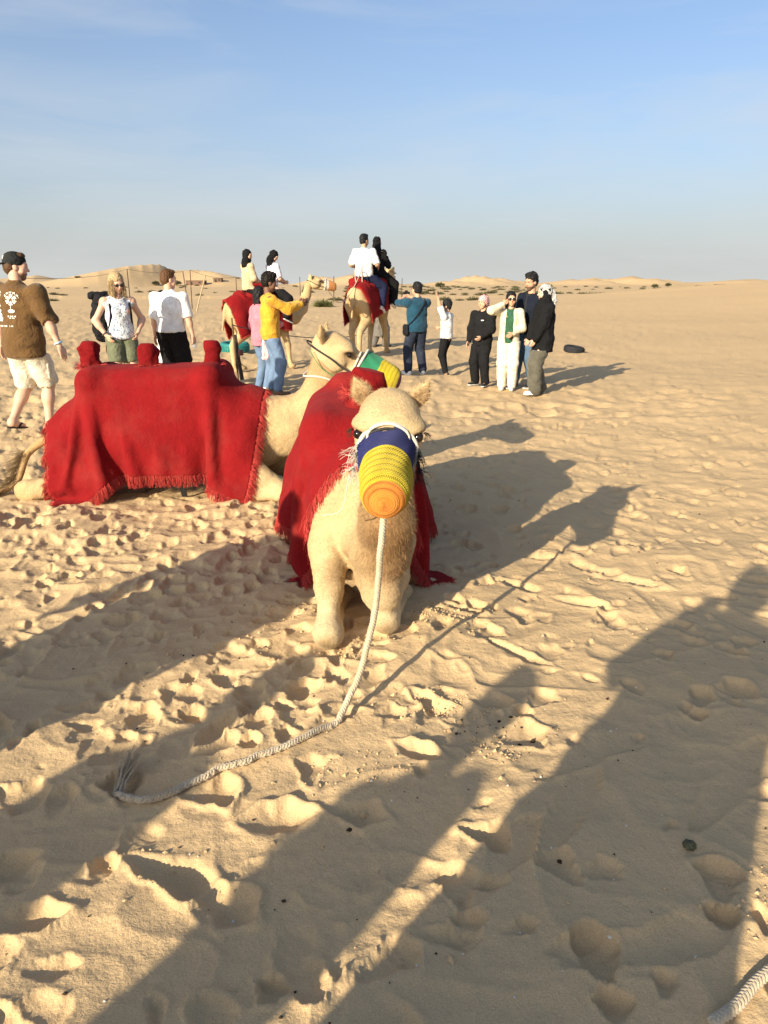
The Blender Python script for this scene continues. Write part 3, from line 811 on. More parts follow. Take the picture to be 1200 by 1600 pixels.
def ring_pts(data, y0, slope, off, n=40, zc=-.03, tb=None):
    """points of a loop round the head at muzzle distance y0 (head frame), leaning by slope"""
    R, hp, hs = data['R'], data['hp'], data['hs']
    H = (data['v'] - hp) @ R / hs
    H = H[(np.abs(H[:, 0]) < .16) & (H[:, 1] > -.05) & (H[:, 1] < .53) & (np.abs(H[:, 2]) < .22)]
    out = []
    for a in np.linspace(0, 2 * pi, n, endpoint=False):
        d = V(cos(a), 0, sin(a)); r = .09
        for it in range(3):
            yy = y0 + slope * (zc + r * sin(a))
            q = H[np.abs(H[:, 1] - yy) < .02] - V(0, 0, zc)
            ang = (q[:, 0] * d[0] + q[:, 2] * d[2]) / (np.hypot(q[:, 0], q[:, 2]) + 1e-6)
            s = q[ang > .985]
            if len(s): r = np.median(np.hypot(s[:, 0], s[:, 2]))
        out.append(V(r * cos(a) + off * cos(a), y0 + slope * (zc + r * sin(a)), zc + (r + off) * sin(a)))
    out = np.array(out)
    for _ in range(2): out = .5 * out + .25 * np.roll(out, 1, 0) + .25 * np.roll(out, -1, 0)
    return hp + (out * hs) @ R.T
def close(p): return np.r_[p, p[:1]]
def muzzle_cover(label, data, root, bands, tilt=.35, rw=1., y0=.175, y1=.55, nst=64, fine=5, rim=WHT, wx=.093, wz=.104):
    """crocheted sock over the nose; bands [(t0,t1,material,relief)]"""
    R = np.array(root.matrix_basis.to_3x3()) if False else rotz(root.rotation_euler[2]); s = root.scale[0]
    T = lambda p: (np.array(root.location) + s * ((data['hp'] + (p * V(data['wide'], 1, 1) * data['hs']) @ data['R'].T) @ R.T))
    th_ = thing('muzzle_cover', label, 'muzzle cover', tuple(T(V(0, .35, -.05))), 0, 'crocheted camel muzzle covers')
    off = np.array(th_.location)
    rows = 44
    def surf(t, a):
        y = y0 + (y1 - y0) * t
        cl = np.where(t > .70, np.sqrt(np.clip(1 - ((t - .70) / .30) ** 3.2, 0, 1)), 1.0)
        q_ = 1.10 - .20 * t + .05 * np.exp(-t * 9); rx = wx * q_ * cl * rw; rz = wz * q_ * cl * rw
        return np.stack([rx * np.cos(a), y + tilt * rz * np.sin(a) * (1 - t) * -1., -.027 - .031 * t + rz * np.sin(a)], -1)
    for (t0, t1, mat, rel) in bands:
        nr = max(4, int((t1 - t0) * rows * fine * (1 if t0 < .85 else 2.6))); na = nst * fine
        t = np.linspace(t0, t1, nr + 1)[:, None]; a = np.linspace(0, 2 * pi, na, endpoint=False)[None]
        P = surf(t + 0 * a, a + 0 * t)
        row = t * rows if t0 < .85 else (t - t0) * rows * 2.4; ph = a * nst / 1. + pi * np.floor(row)
        sc_ = .55 * np.abs(np.sin(pi * row)) + .45 * np.abs(np.sin(ph / 2)) * np.abs(np.sin(pi * row)) ** .5
        if rel > 1: sc_ = sc_ - 1.6 * (np.sin(pi * row / 4) ** 8) * (np.cos(ph / 2) ** 2)
        dn = P - np.array([0, .12, -.05]); dn = dn / (np.linalg.norm(dn, axis=-1, keepdims=True))
        P = P + dn * (.0042 * (sc_ - .5) * min(rel, 1.2) * np.clip((1 - t) * 30, .1, 1))[..., None] + dn * ((.004 * np.sin(a * 3 + 1 + 5 * t) + .003 * np.sin(a * 7 + 9 * t)) * np.clip((1 - t) * 4, 0, 1))[..., None]
        i = np.arange(nr)[:, None] * na; j = np.arange(na)[None]; j2 = (j + 1) % na
        f = np.stack([i + j, i + j2, i + na + j2, i + na + j], -1).reshape(-1, 4)
        obj('band', mesh_np('crochet_band', T(P.reshape(-1, 3)) - off, f), mat, th_)
    a = np.linspace(0, 2 * pi, 80)
    rp = T(surf(np.zeros(80), a) * V(1.03, 1, 1.02)) - off
    obj('rim', MB().tube(rp, .010 * s, 8, False).mesh('rim'), rim, th_)
    return th_, T
def braid(name, path, r, mat, parent=None, pitch=.05, step=.005, n=4):
    seg = np.linalg.norm(np.diff(path, axis=0), axis=1); L = np.r_[0, np.cumsum(seg)]
    t = np.linspace(0, L[-1], max(8, int(L[-1] / step)))
    P = np.stack([np.interp(t, L, path[:, k]) for k in range(3)], 1)
    T = np.gradient(P, axis=0); T /= np.linalg.norm(T, axis=1, keepdims=True)
    u = unit(np.cross(T[0], [.3, .2, 1])); U = []
    for k in range(len(T)):
        u = unit(u - T[k] * (u @ T[k])); U.append(u)
    U = np.array(U); W = np.cross(T, U); mb = MB()
    for d in (1, -1):
        for k in range(n):
            ph = d * (t / pitch * 2 * pi) + k * 2 * pi / n + (0 if d > 0 else pi / n)
            rad = r * (.62 + .13 * np.sin(ph * n * .5 * 1.0 + (0 if d > 0 else pi)))[:, None]
            mb.tube(P + U * np.cos(ph)[:, None] * rad + W * np.sin(ph)[:, None] * rad, r * .42, 6)
    return obj(name, mb.mesh(name), mat, parent)

# ================= camel A: kneeling in front, head to the camera
AO = V(-.12, 4.2, 0); AA = radians(184.5)
Wa = rotz(radians(4.5))
bodyA = [el((-.17, 4.4, .50), (.35, .95, .40), Wa), el((-.12, 3.82, .46), (.20, .32, .35)), el((-.17, 4.4, .80), (.22, .42, .2), Wa), el((-.25, 5.1, .46), (.30, .38, .36)),
         rc((-.50, 5.0, .38), (-.55, 4.55, .18), .19, .13), rc((-.55, 4.55, .15), (-.56, 5.1, .08), .10, .07), rc((.05, 5.05, .38), (.18, 4.6, .18), .19, .13), rc((.18, 4.6, .15), (.1, 5.15, .08), .10, .07)]
bodyA += leg([(-.24, 3.80, .55), (-.285, 3.58, .32), (-.272, 3.30, .19), (-.265, 3.10, .085)], [.15, .112, .066, .045], ((-.265, 3.085, .062), (.066, .076, .060)))
bodyA += leg([(-.265, 3.14, .06), (-.24, 3.52, .055), (-.22, 3.60, .05)], [.06, .045, .06])
bodyA += leg([(.0, 3.88, .52), (.07, 3.70, .31), (.055, 3.46, .185), (.01, 3.25, .085)], [.13, .098, .066, .045], ((.01, 3.235, .062), (.066, .074, .060)))
bodyA += leg([(.01, 3.29, .06), (.10, 3.62, .055)], [.058, .05])
neckA = chain([V(-.08, 3.74, .60), V(-.05, 3.50, .42), V(-.015, 3.29, .41), V(.01, 3.19, .60), V(.015, 3.17, .84), V(.018, 3.13, 1.0)], [.20, .165, .142, .124, .112, .108], None, .045)
neckA.append(rc((-.03, 3.44, .25), (-.01, 3.25, .225), .130, .104, None, '+', .045))
primsA = bodyA + neckA
poseA = dict(body=xf(primsA, AO, AA), head=rotz(-AA) @ (V(.022, 3.06, 1.07) - AO), head_rot=(radians(180 - 2) - AA, radians(-13), radians(-3)), hs=1.16, wide=1.22, k=.075, ear=(1.05, .1),
             paint=[], keep=None)
LA = lambda x, y, z: tuple(rotz(-AA) @ (V(x, y, z) - AO))
poseA['paint'] = [(*LA(.03, 3.02, .50), .20, C_WOOL, 1.3), (*LA(.02, 3.03, .75), .18, C_WOOL, 1.1), (*LA(.06, 3.10, .32), .17, C_WOOL, 1.2), (*LA(-.27, 3.1, .1), .17, C_WHITE, .9), (*LA(.03, 3.22, .1), .17, C_WHITE, .9), (*LA(-.3, 3.5, .45), .2, C_PALE * 1.08, .6),
                  (*LA(-.265, 3.0, .045), .055, C_TAN * .5, .9), (*LA(.01, 3.15, .04), .055, C_TAN * .5, .9), (*LA(-.2, 3.32, .3), .07, C_TAN * .7, .7), (*LA(-.16, 3.4, .36), .06, C_TAN * .6, .7)]  # last two patches paint shade into the crease between foreleg and chest
poseA['wool'] = [(*LA(.01, 3.12, .5), .25, .022), (*LA(.0, 3.12, .75), .2, .018), (*LA(.02, 3.14, 1.19), .08, .016)]
poseA['keep'] = lambda p: p[:, 1] > .35
camA, dA = camel('kneeling pale camel facing the camera in a yellow and navy muzzle cover', tuple(AO), AA, poseA, .014, .0065, 110000, 1., 3)
fieldA = Field(primsA + [rc((-.33, 3.98, .84), (-.37, 4.85, .84), .13), rc((.03, 3.98, .84), (-.01, 4.85, .84), .13), rc((-.26, 4.8, .98), (-.14, 4.8, .98), .10)])
su = .042
nu_, nv_ = int(1.62 / su), int(2.22 / su)
uu = (np.arange(nu_) - nu_ / 2 + .5) * su; vv = (np.arange(nv_) - nv_ / 2 + .5) * su
P0 = np.zeros((nu_, nv_, 3)); P0[..., :2] = np.array([-.14, 4.42])
P0 += uu[:, None, None] * unit((-.078, 1, 0)) + vv[None, :, None] * unit((1, .078, 0)); P0[..., :2] = np.array([-.13, 4.42]) + (P0[..., :2] - np.array([-.14, 4.42])) * .91; P0[..., 2] = 1.22
PA = drape(P0, fieldA, su, su, 190, 9, .016, .02, seed=5, bend=.12)
blA, _ = blanket('red fringed blanket draped over the kneeling camel facing the camera', RED, PA, seed=5)

def handle(parent, x, y, z, w, h, sd):
    v_, f_ = blob([rc((0, 0, -.06), (0, 0, h), w, w * .92, (V(0, 1, 0), .85)), el((0, 0, h * .9), (w * 1.05, w * .95, w * .9))], .011, .03, [((0, 0, -.09), (0, 0, -1)), ((0, 0, h + w * .55), (0, 0, 1))], [(.008, .13, 1.), (.003, .05, 1.)], sd)
    ho = obj('handle', mesh_np('saddle_handle', v_, f_), RED, parent); ho.location = (x, y, z)
    a = np.random.default_rng(sd).uniform(0, 2 * pi, 170); rts = np.c_[np.cos(a) * w * 1.1, np.sin(a) * w, np.full(170, .02) + .03 * np.random.default_rng(sd + 5).uniform(size=170)]
    tag(obj('tassel', strands('tassel', rts, np.c_[np.cos(a), np.sin(a), np.full(170, .15)], .055, .0022, 4, .4, .9, sd, .25), RED_FR, ho), kind='stuff')
    return ho
sdA = thing('camel_saddle', 'red padded saddle handle rising behind the head of the nearest camel', 'saddle', (-.12, 4.15, .9))
hA = handle(sdA, .0, 0, .10, .105, .13, 7); hA.rotation_euler = (0, radians(12), 0)
bandsA = [(0, .36, NAVY, .8), (.36, .90, YEL, 1.5), (.90, 1.0, ORG, 1.1)]
mcA, TA = muzzle_cover('yellow muzzle cover with navy band and orange tip on the nearest camel', dA, camA, bandsA, tilt=.25, rw=1.0, y0=.175, y1=.485, wx=.080, wz=.086)
def world_pts(root, p): return np.array(root.location) + root.scale[0] * (np.asarray(p) @ rotz(root.rotation_euler[2]).T)
hlA = thing('halter', 'black and white rope halter on the nearest camel behind its muzzle cover', 'halter', tuple(TA(V(0, .15, -.05))))
offA = np.array(hlA.location)
obj('nose_strap', MB().tube(close(world_pts(camA, ring_pts(dA, .170, .12, .006))) - offA, .0065, 8, False).mesh('nose_strap'), BLKC, hlA)
obj('chin_cord', MB().tube(close(world_pts(camA, ring_pts(dA, .185, -.30, .010))) - offA, .006, 8, False).mesh('chin_cord'), WHT, hlA)
# unravelled yarn hanging at both cheeks
for sd in (1, -1):
    rts = np.array([TA(V(sd * .098, .20 + q * .02, -.05 - q * .05)) for q in np.linspace(-1, 1, 60)])
    tag(obj('yarn_tuft', strands('yarn_tuft', rts - offA, np.tile(V(-sd * .7, -.3, -.6), (60, 1)), .075, .0016, 5, .5, .8, 8 + sd, .35), WHT if sd > 0 else BLKC, hlA), kind='stuff')
lp = spline([TA(V(.095, .2, -.06)), TA(V(.12, .22, -.12)), TA(V(.13, .24, -.20)), TA(V(.15, .25, -.235)), TA(V(.20, .25, -.25))], 30)
obj('loose_thread', MB().tube(lp - offA, .0022, 6).mesh('loose_thread'), WHT, hlA)

# lead rope: chin, down, along the sand to a frayed end
chin = TA(V(.0, .36, -.14))
rp = [chin, (-.012, 2.66, .66), (-.025, 2.665, .50), (-.05, 2.655, .33), (-.085, 2.62, .18), (-.13, 2.56, .075)]
for (x, y) in [(-.19, 2.475), (-.27, 2.385), (-.37, 2.30), (-.48, 2.235), (-.58, 2.185), (-.66, 2.11), (-.73, 2.045), (-.80, 2.02), (-.87, 2.035), (-.915, 2.06)]:
    rp.append((x, y, hz(x, y) + .014))
rp = spline(rp, 260)
lr = thing('lead_rope', 'pale braided lead rope trailing from the nearest camel to a frayed end on the sand', 'rope', (float(rp[-1][0]), float(rp[-1][1]), 0))
off = np.array(lr.location)
seg_ok = rp.copy(); g_ = height(rp[:, 0], rp[:, 1]); m_ = np.arange(len(rp)) > 90
seg_ok[:, 2] = np.where(m_, np.maximum(seg_ok[:, 2] - .002, g_ + .008), seg_ok[:, 2])
rk = np.random.default_rng(12); kk_ = np.convolve(rk.normal(size=len(rp) + 16), np.ones(17) / 17, 'valid') * .028; kk2 = np.convolve(rk.normal(size=len(rp) + 16), np.ones(17) / 17, 'valid') * .028
fade_ = np.clip((np.arange(len(rp)) - 60) / 60, .25, 1); seg_ok[:, 0] += kk_ * fade_; seg_ok[:, 1] += kk2 * fade_
k_ = np.ones(9) / 9; sm_ = np.convolve(np.pad(seg_ok[:, 2], 4, 'edge'), k_, 'valid'); seg_ok[:, 2] = sm_
braid('braid', seg_ok - off, .0125, ROPE, lr)
end = seg_ok[-1]
rts = end + np.random.default_rng(2).normal(size=(46, 3)) * .006
tag(obj('frayed_end', strands('frayed_end', rts - off, np.tile(V(.06, .60, .42), (46, 1)), .15, .0030, 6, .10, .35, 4, .05, float(end[2]) - .03), ROPE, lr), kind='stuff')
xs = [(.755, 1.235), (.83, 1.275), (.90, 1.33), (.975, 1.375), (1.06, 1.41), (1.2, 1.43), (1.4, 1.42), (1.65, 1.36), (1.9, 1.38), (2.15, 1.5), (2.3, 1.75), (2.5, 1.95)]
rp2 = spline([(x, y, hz(x, y) + .014) for x, y in xs], 240)
r2 = thing('rope', 'short length of pale braided rope lying in the bottom right corner', 'rope', (.9, 1.33, 0))
braid('braid', rp2 - np.array(r2.location), .0135, ROPE, r2)

# ================= camel B: kneeling side-on at the left, head to the right
BO = V(-1.9, 5.87, 0); BA = radians(-90)
bodyB = [el((-1.90, 5.87, .48), (.82, .35, .40)), el((-1.15, 5.87, .50), (.34, .28, .36)), el((-2.50, 5.87, .33), (.29, .28, .30)), el((-1.95, 5.87, .80), (.42, .2, .18)),
         rc((-2.50, 5.68, .30), (-2.24, 5.54, .2), .19, .13), rc((-2.30, 5.54, .15), (-2.78, 5.52, .09), .10, .075), rc((-2.60, 6.08, .34), (-2.30, 6.20, .2), .19, .13), rc((-2.3, 6.2, .15), (-2.78, 6.22, .09), .1, .075),
         el((-2.84, 5.52, .08), (.09, .07, .08))]
bodyB += leg([(-1.12, 5.70, .52), (-1.16, 5.60, .34), (-.98, 5.55, .19), (-.82, 5.53, .085)], [.16, .115, .09, .07], ((-.81, 5.53, .075), (.085, .075, .075)))
bodyB += leg([(-.84, 5.52, .065), (-1.22, 5.47, .06), (-1.32, 5.46, .055)], [.062, .05, .062])
bodyB += leg([(-1.10, 6.04, .52), (-1.10, 6.08, .34), (-.92, 6.04, .19), (-.72, 6.00, .085)], [.16, .115, .09, .07], ((-.71, 6.0, .075), (.085, .075, .075)))
neckB = chain([V(-1.08, 5.87, .58), V(-.82, 5.87, .56), V(-.60, 5.88, .66), V(-.50, 5.89, .85), V(-.475, 5.90, 1.02)], [.24, .20, .16, .13, .114])
neckB.append(rc((-.95, 5.87, .45), (-.62, 5.88, .48), .2, .17))
primsB = bodyB + neckB
LB = lambda x, y, z: tuple(rotz(-BA) @ (V(x, y, z) - BO))
poseB = dict(body=xf(primsB, BO, BA), head=LB(-.43, 5.90, 1.135), head_rot=(radians(-4), radians(-17), 0), hs=1.2, k=.075, ear=(1.0, -.35),
             paint=[(*LB(-.5, 5.8, .95), .2, C_TAN, .5), (*LB(-.45, 5.8, .7), .2, C_WOOL, .45), (*LB(-.8, 5.6, .1), .25, C_WHITE, .9), (*LB(-.8, 5.6, .45), .35, C_PALE * 1.06, .7)],
             wool=[(*LB(-.58, 5.9, 1.02), .12, .03), (*LB(-.4, 5.9, .86), .12, .02)])
poseB['keep'] = lambda p: p[:, 1] > .45
camB, dB = camel('kneeling pale camel side-on with green and yellow muzzle cover behind the nearest camel', tuple(BO), BA, poseB, .015, .0075, 60000, 1., 4)
fieldB = Field(primsB + [rc((-2.26, 5.72, .87), (-1.40, 5.72, .89), .13), rc((-2.26, 6.02, .87), (-1.40, 6.02, .89), .13), rc((-2.26, 5.87, .87), (-1.40, 5.87, .89), .13), rc((-2.28, 5.64, .92), (-2.28, 6.10, .92), .09), rc((-1.36, 5.64, .95), (-1.36, 6.10, .95), .09)])
nu_, nv_ = int(1.98 / su), int(1.94 / su)
uu = (np.arange(nu_) - nu_ / 2 + .5) * su; vv = (np.arange(nv_) - nv_ / 2 + .5) * su
P0 = np.zeros((nu_, nv_, 3)); P0[..., 0] = -1.81 + uu[:, None] * .86; P0[..., 1] = 5.86 + vv[None] * .97; P0[..., 2] = 1.08
PB = drape(P0, fieldB, su, su, 190, 9, .016, .015, seed=9, bend=.12)
blB, _ = blanket('red fringed blanket covering the side-on kneeling camel on the left', RED, PB, seed=6)
sdB = thing('camel_saddle', 'three red padded saddle handles standing up from the left camel', 'saddle', (-1.93, 5.87, .9))
for (x, w, h, sd) in ((-2.33, .076, .185, 1), (-1.87, .074, .17, 2), (-1.36, .060, .20, 3)):
    handle(sdB, x + 1.93, -.03, .09, w, h, sd)
mcB, TB = muzzle_cover('green and yellow muzzle cover with mauve tip on the side-on kneeling camel', dB, camB, [(0, .42, GRN, .8), (.42, .93, YEL, 1.2), (.93, 1.0, MAU, 1.1)], tilt=-.25, y0=.215, y1=.51, wx=.082, wz=.094)
hlB = thing('halter', 'white noseband with black cheek strap and green cord on the side-on kneeling camel', 'halter', tuple(TB(V(0, .2, -.05))))
offB = np.array(hlB.location); wB = lambda p: world_pts(camB, p) - offB
obj('noseband', MB().tube(close(wB(ring_pts(dB, .195, .15, .006))), .009, 8, False).mesh('noseband'), WHT, hlB)
for sd in (1,):
    q = [V(.112, .195, -.075), V(.113, .12, -.065), V(.120, .03, -.03), V(.108, -.07, -.005), V(.06, -.135, .01), V(0, -.16, .02), V(-.06, -.135, .01), V(-.108, -.07, -.005), V(-.118, .03, -.03), V(-.112, .195, -.075)]
    obj('cheek_strap', MB().tube(spline([TB(p_ * 1.04) for p_ in q], 60) - offB, .0065, 8).mesh('cheek_strap'), BLKC, hlB)
    q = [V(.108, .19, -.10), V(.102, .10, -.13), V(.108, .0, -.11), V(.112, -.07, -.06), V(.09, -.12, -.02)]
    obj('throat_cord', MB().tube(spline([TB(p_ * 1.04) for p_ in q], 40) - offB, .0035, 6).mesh('throat_cord'), GRNC, hlB)
    q = [V(.105, .17, -.14), V(.08, .13, -.165), V(.03, .12, -.172), V(-.03, .13, -.17), V(-.08, .16, -.15)]
    obj('chin_cord', MB().tube(spline([TB(p_ * 1.03) for p_ in q], 40) - offB, .008, 6).mesh('chin_cord'), GRNC, hlB)
a = np.linspace(0, 2 * pi, 50); nr = .138
nk = np.c_[-.475 + nr * 1.25 * np.cos(a), 5.895 + nr * 1.0 * np.sin(a), .93 + .0 * a - .05 * np.cos(a + .4) - .03 * np.cos(2 * a)]
tag(obj('neck_rope', MB().tube(nk, .0075, 8, False).mesh('neck_rope'), WHT), 'white cord looped round the neck of the side-on kneeling camel', 'cord')
# belly strap, tail
tag(obj('girth_strap', MB().box((-1.62, 5.60, .10), (.045, .012, .22), rotx(radians(24))).mesh('girth_strap', False), BLKC), 'black girth strap under the red blanket of the left camel', 'strap')
tp = spline([(-2.72, 5.82, .46), (-2.90, 5.76, .33), (-2.98, 5.68, .12), (-3.12, 5.60, .045), (-3.24, 5.56, .035)], 40)
tl = obj('tail', MB().tube(tp @ np.eye(3) - BO, np.linspace(.035, .016, 40), 10).mesh('tail'), None, None)
tl.data.vertices[0].co = tl.data.vertices[0].co
def flat_col(me, col):
    at_ = me.color_attributes.new('Col', 'FLOAT_COLOR', 'POINT'); at_.data.foreach_set('color', np.tile(np.r_[col, 1].astype(np.float32), len(me.vertices)))
flat_col(tl.data, C_TAN); tl.data.materials.append(COAT)
co = np.zeros(len(tl.data.vertices) * 3, np.float32); tl.data.vertices.foreach_get('co', co); co = co.reshape(-1, 3) @ rotz(-BA).T; tl.data.vertices.foreach_set('co', co.ravel().astype(np.float32)); tl.parent = camB
hr = np.repeat(tp[8:], 26, 0); rs_ = np.random.default_rng(4)
hm = strands('tail_hair', ((hr - BO) + rs_.normal(size=hr.shape) * .012) @ rotz(-BA).T, np.tile(rotz(-BA) @ V(-.8, -.35, -.2), (len(hr), 1)), .16, .0015, 4, .2, .5, 5, .1, .012)
flat_col(hm, C_TAN * .42)
tag(obj('tail_hair', hm, HAIRM, tl), kind='stuff')

# ================= standing camels with riders
def standing(head_yaw, hz_, head_p=-8, st=0.):
    b = [el((0, 0, 1.18), (.30, .74, .36)), el((0, .0, 1.44), (.19, .36, .2)), el((0, .5, 1.16), (.24, .32, .36)), el((0, -.55, 1.20), (.25, .30, .33))]
    for sx, df, dh in ((1, .10 + st, -.12 - st), (-1, -.12, .16)):
        b += leg([(sx * .12, -.58, 1.10), (sx * .15, -.44 + dh * .3, .80), (sx * .14, -.72 + dh * .6, .54), (sx * .14, -.66 + dh, .13), (sx * .14, -.60 + dh, .055)], [.18, .12, .062, .044, .055], ((sx * .14, -.57 + dh, .045), (.07, .09, .045)))
        b += leg([(sx * .13, .48, 1.0), (sx * .14, .49, .74), (sx * .14, .51 + df * .6, .49), (sx * .14, .50 + df, .13), (sx * .14, .54 + df, .055)], [.15, .085, .060, .042, .052], ((sx * .14, .57 + df, .045), (.068, .085, .045)))
    d = hz_ - 1.75; hy = -sin(head_yaw) * .12
    b += chain([V(0, .58, 1.20), V(0, .84, 1.08), V(0, 1.06, 1.22 + d * .5), V(hy * .3, 1.17, 1.48 + d), V(hy, 1.2, 1.66 + d)], [.2, .155, .118, .10, .092])
    b.append(rc((0, -.84, 1.25), (0, -.92, .85), .035, .02))
    return dict(body=b, head=V(hy * 2.2, 1.22 + .10 * cos(head_yaw), hz_), head_rot=(head_yaw, radians(head_p), 0), hs=1.02, k=.06, ear=(1.0, -.4), paint=[(0, .55, .4, .3, C_WHITE, .5), (0, -.7, .4, .3, C_WHITE, .5)])
saddle_f = [rc((-.2, -.45, 1.56), (-.2, .45, 1.56), .05), rc((.2, -.45, 1.56), (.2, .45, 1.56), .05), rc((-.2, -.42, 1.56), (.2, -.42, 1.56), .05), rc((-.2, .42, 1.56), (.2, .42, 1.56), .05)]
def ridden(label, bl_label, loc, rz, scale, pose, seed, L, W):
    root, d = camel(label, loc, rz, pose, .024, .014, 0, scale, seed)
    fl = Field(pose['body'] + saddle_f, .035)
    s_ = .065; a_, b_ = int(L / s_), int(W / s_)
    P = np.zeros((a_, b_, 3)); P[..., 1] = ((np.arange(a_) - a_ / 2 + .5) * s_)[:, None] - .05; P[..., 0] = ((np.arange(b_) - b_ / 2 + .5) * s_)[None]; P[..., 2] = 1.72
    P = drape(P, fl, s_, s_, 130, 8, .022, None, seed=seed, bend=.2)
    Pw = np.array(loc) + scale * (P @ rotz(rz).T)
    blanket(bl_label, RED, Pw, .008, .05, 4, 2, -5, seed, frad=.004)
    return root, d
CO = (-2.47, 15.0); CA = -radians(49)
camC, dC = ridden('standing pale camel carrying two women in black headscarves', 'red blanket under the two women riders', (CO[0], CO[1], gz(*CO)), CA, .95, standing(radians(-26), 1.80, -6), 12, 1.5, 1.9)
DO = (-.36, 17.75); DA = -radians(21)
camD, dD = ridden('standing camel seen from behind carrying a man in white and a woman in black', 'red blanket under the man in white and the woman in black', (DO[0], DO[1], gz(*DO)), DA, 1.10, standing(radians(6), 1.72, -4, .1), 13, 1.35, 1.9)
mcC, TC = muzzle_cover('orange muzzle cover on the standing camel with two women riders', dC, camC, [(0, .3, WHT, .6), (.3, 1.0, ORP, 1.0)], tilt=0, y0=.24, y1=.50, nst=20, fine=3)
hlC = thing('halter', 'white rope halter on the standing camel with two women riders', 'halter', tuple(TC(V(0, .2, -.05))))
offC = np.array(hlC.location)
obj('noseband', MB().tube(close(world_pts(camC, ring_pts(dC, .235, .0, .006))) - offC, .010, 6, False).mesh('noseband'), WHT, hlC)
obj('cheek_strap', MB().tube(spline([TC(p_) for p_ in (V(.11, .22, -.08), V(.12, .05, -.05), V(.10, -.08, -.0), V(0, -.15, .02), V(-.1, -.08, 0), V(-.12, .05, -.05), V(-.11, .22, -.08))], 40) - offC, .007, 6).mesh('cheek_strap'), BLKC, hlC)
e0 = TC(V(0, .33, -.15)); e1 = np.array([-.60, 17.05, 1.72])
md = (e0 + e1) / 2 - V(0, 0, .33)
tag(obj('lead_rope', MB().tube(spline([e0, e0 * .75 + e1 * .25 - V(0, 0, .27), md, e0 * .25 + e1 * .75 - V(0, 0, .22), e1, (-.52, 17.3, 1.92), (-.50, 17.35, 2.05)], 60), .010, 6).mesh('lead_rope'), ROPE), 'pale rope sagging between the two standing camels', 'rope')
# ------------------------------------------------------------------ people
def ik(a, t, l1, l2, pole):
    a = np.asarray(a, float); t = np.asarray(t, float); d = t - a; L = np.linalg.norm(d); L2 = min(L, (l1 + l2) * .999)
    u = d / L; x = (l1 * l1 - l2 * l2 + L2 * L2) / (2 * L2); h = sqrt(max(l1 * l1 - x * x, 0))
    p = np.asarray(pole, float); p = unit(p - u * (p @ u))
    return a + u * x + p * h, a + u * L2
SK_LIGHT = np.array([.58, .35, .24]); SK_MID = np.array([.42, .245, .15]); SK_DARK = np.array([.15, .075, .045]); SK_TAN = np.array([.50, .29, .185])
WHITE_F = (.72, .71, .69)
def hand_prims(w, d, palm, curl=.5, s=1., thumb=1):
    """hand leaving wrist w along d; palm faces `palm`; thumb side is cross(d,palm)*thumb"""
    d = unit(d); n = unit(np.asarray(palm) - d * (np.asarray(palm) @ d)); sd = np.cross(d, n) * thumb
    P = [rc(w, w + d * .035 * s, .024 * s, .030 * s, (n, .6)), rc(w + d * .03 * s + sd * .012 * s, w + d * .078 * s + sd * .020 * s, .028 * s, .024 * s, (n, .5)), rc(w + d * .03 * s - sd * .012 * s, w + d * .074 * s - sd * .022 * s, .026 * s, .022 * s, (n, .5))]
    for k, (o, L, r) in enumerate(((.032, .072, .0086), (.011, .080, .0090), (-.011, .074, .0086), (-.031, .058, .0078))):
        b = w + d * (.082 - .004 * abs(k - 1)) * s + sd * o * s; cur = d.copy(); q = b
        for j in range(3):
            a = curl * (.35 + .55 * j); cur = unit(d * cos(a) + n * sin(a)); q2 = q + cur * L * s * (.42, .33, .25)[j]
            P.append(rc(q, q2, r * s * (1 - .1 * j), r * s * (.92 - .12 * j), None, '+', .006)); q = q2
    b = w + d * .028 * s + sd * .028 * s; m = b + unit(d * .75 + sd * .75 + n * .3) * .038 * s; e = m + unit(d * .9 + sd * .25 + n * .4) * .034 * s
    P += [rc(b, m, .013 * s, .0105 * s, None, '+', .012), rc(m, e, .0105 * s, .008 * s, None, '+', .006)]
    return P
def head_prims(female=0, fat=1.):
    P = [el((0, -.012, .045), (.076, .094, .088)), el((0, .022, -.03), (.060 * fat, .070, .085)), rc((0, .055, -.085), (0, .058, -.09), .026), el((0, .07, .02), (.058, .03, .05)),
         rc((0, .088, .012), (0, .110, -.022), .008, .0125, None, '+', .012), el((0, .086, -.054), (.022, .012, .012), None, '+', .01), rc((-.03, .082, .028), (.03, .082, .028), .012, .012, None, '+', .02)]
    for s in (-1, 1):
        P += [el((s * .075, -.008, -.005), (.010, .022, .030), None, '+', .008), el((s * .031, .096, .008), (.016, .012, .010), None, '-', .012), el((s * .045, .05, -.035), (.03, .03, .035))]
    return P
def face_cols(v, skin, beard=0., brow=(.03, .02, .015)):
    c = np.tile(skin, (len(v), 1)); x, y, z = v.T; x = np.abs(x)
    def bl(w, col):
        nonlocal c
        w = np.clip(w, 0, 1)[:, None]; c = c * (1 - w) + np.asarray(col) * w
    f = sstep(.05, .07, y)
    bl(f * np.exp(-((x - .031) ** 2 / .00022 + (z - .030) ** 2 / .00003)) * .9, brow)
    bl(f * np.exp(-((x - .031) ** 2 / .00014 + (z - .008) ** 2 / .00003)) * 1.2, (.03, .018, .012))
    bl(f * np.exp(-(x ** 2 / .0003 + (z + .054) ** 2 / .00005)) * .7, skin * np.array([.9, .5, .5]))
    bl(.2 * np.exp(-((x - .05) ** 2 / .0006 + (z + .03) ** 2 / .0006)) * f, skin * np.array([1.1, .75, .7]))
    if beard: bl(beard * sstep(-.035, -.06, z) * sstep(.0, .03, y), (.025, .017, .012))
    return c

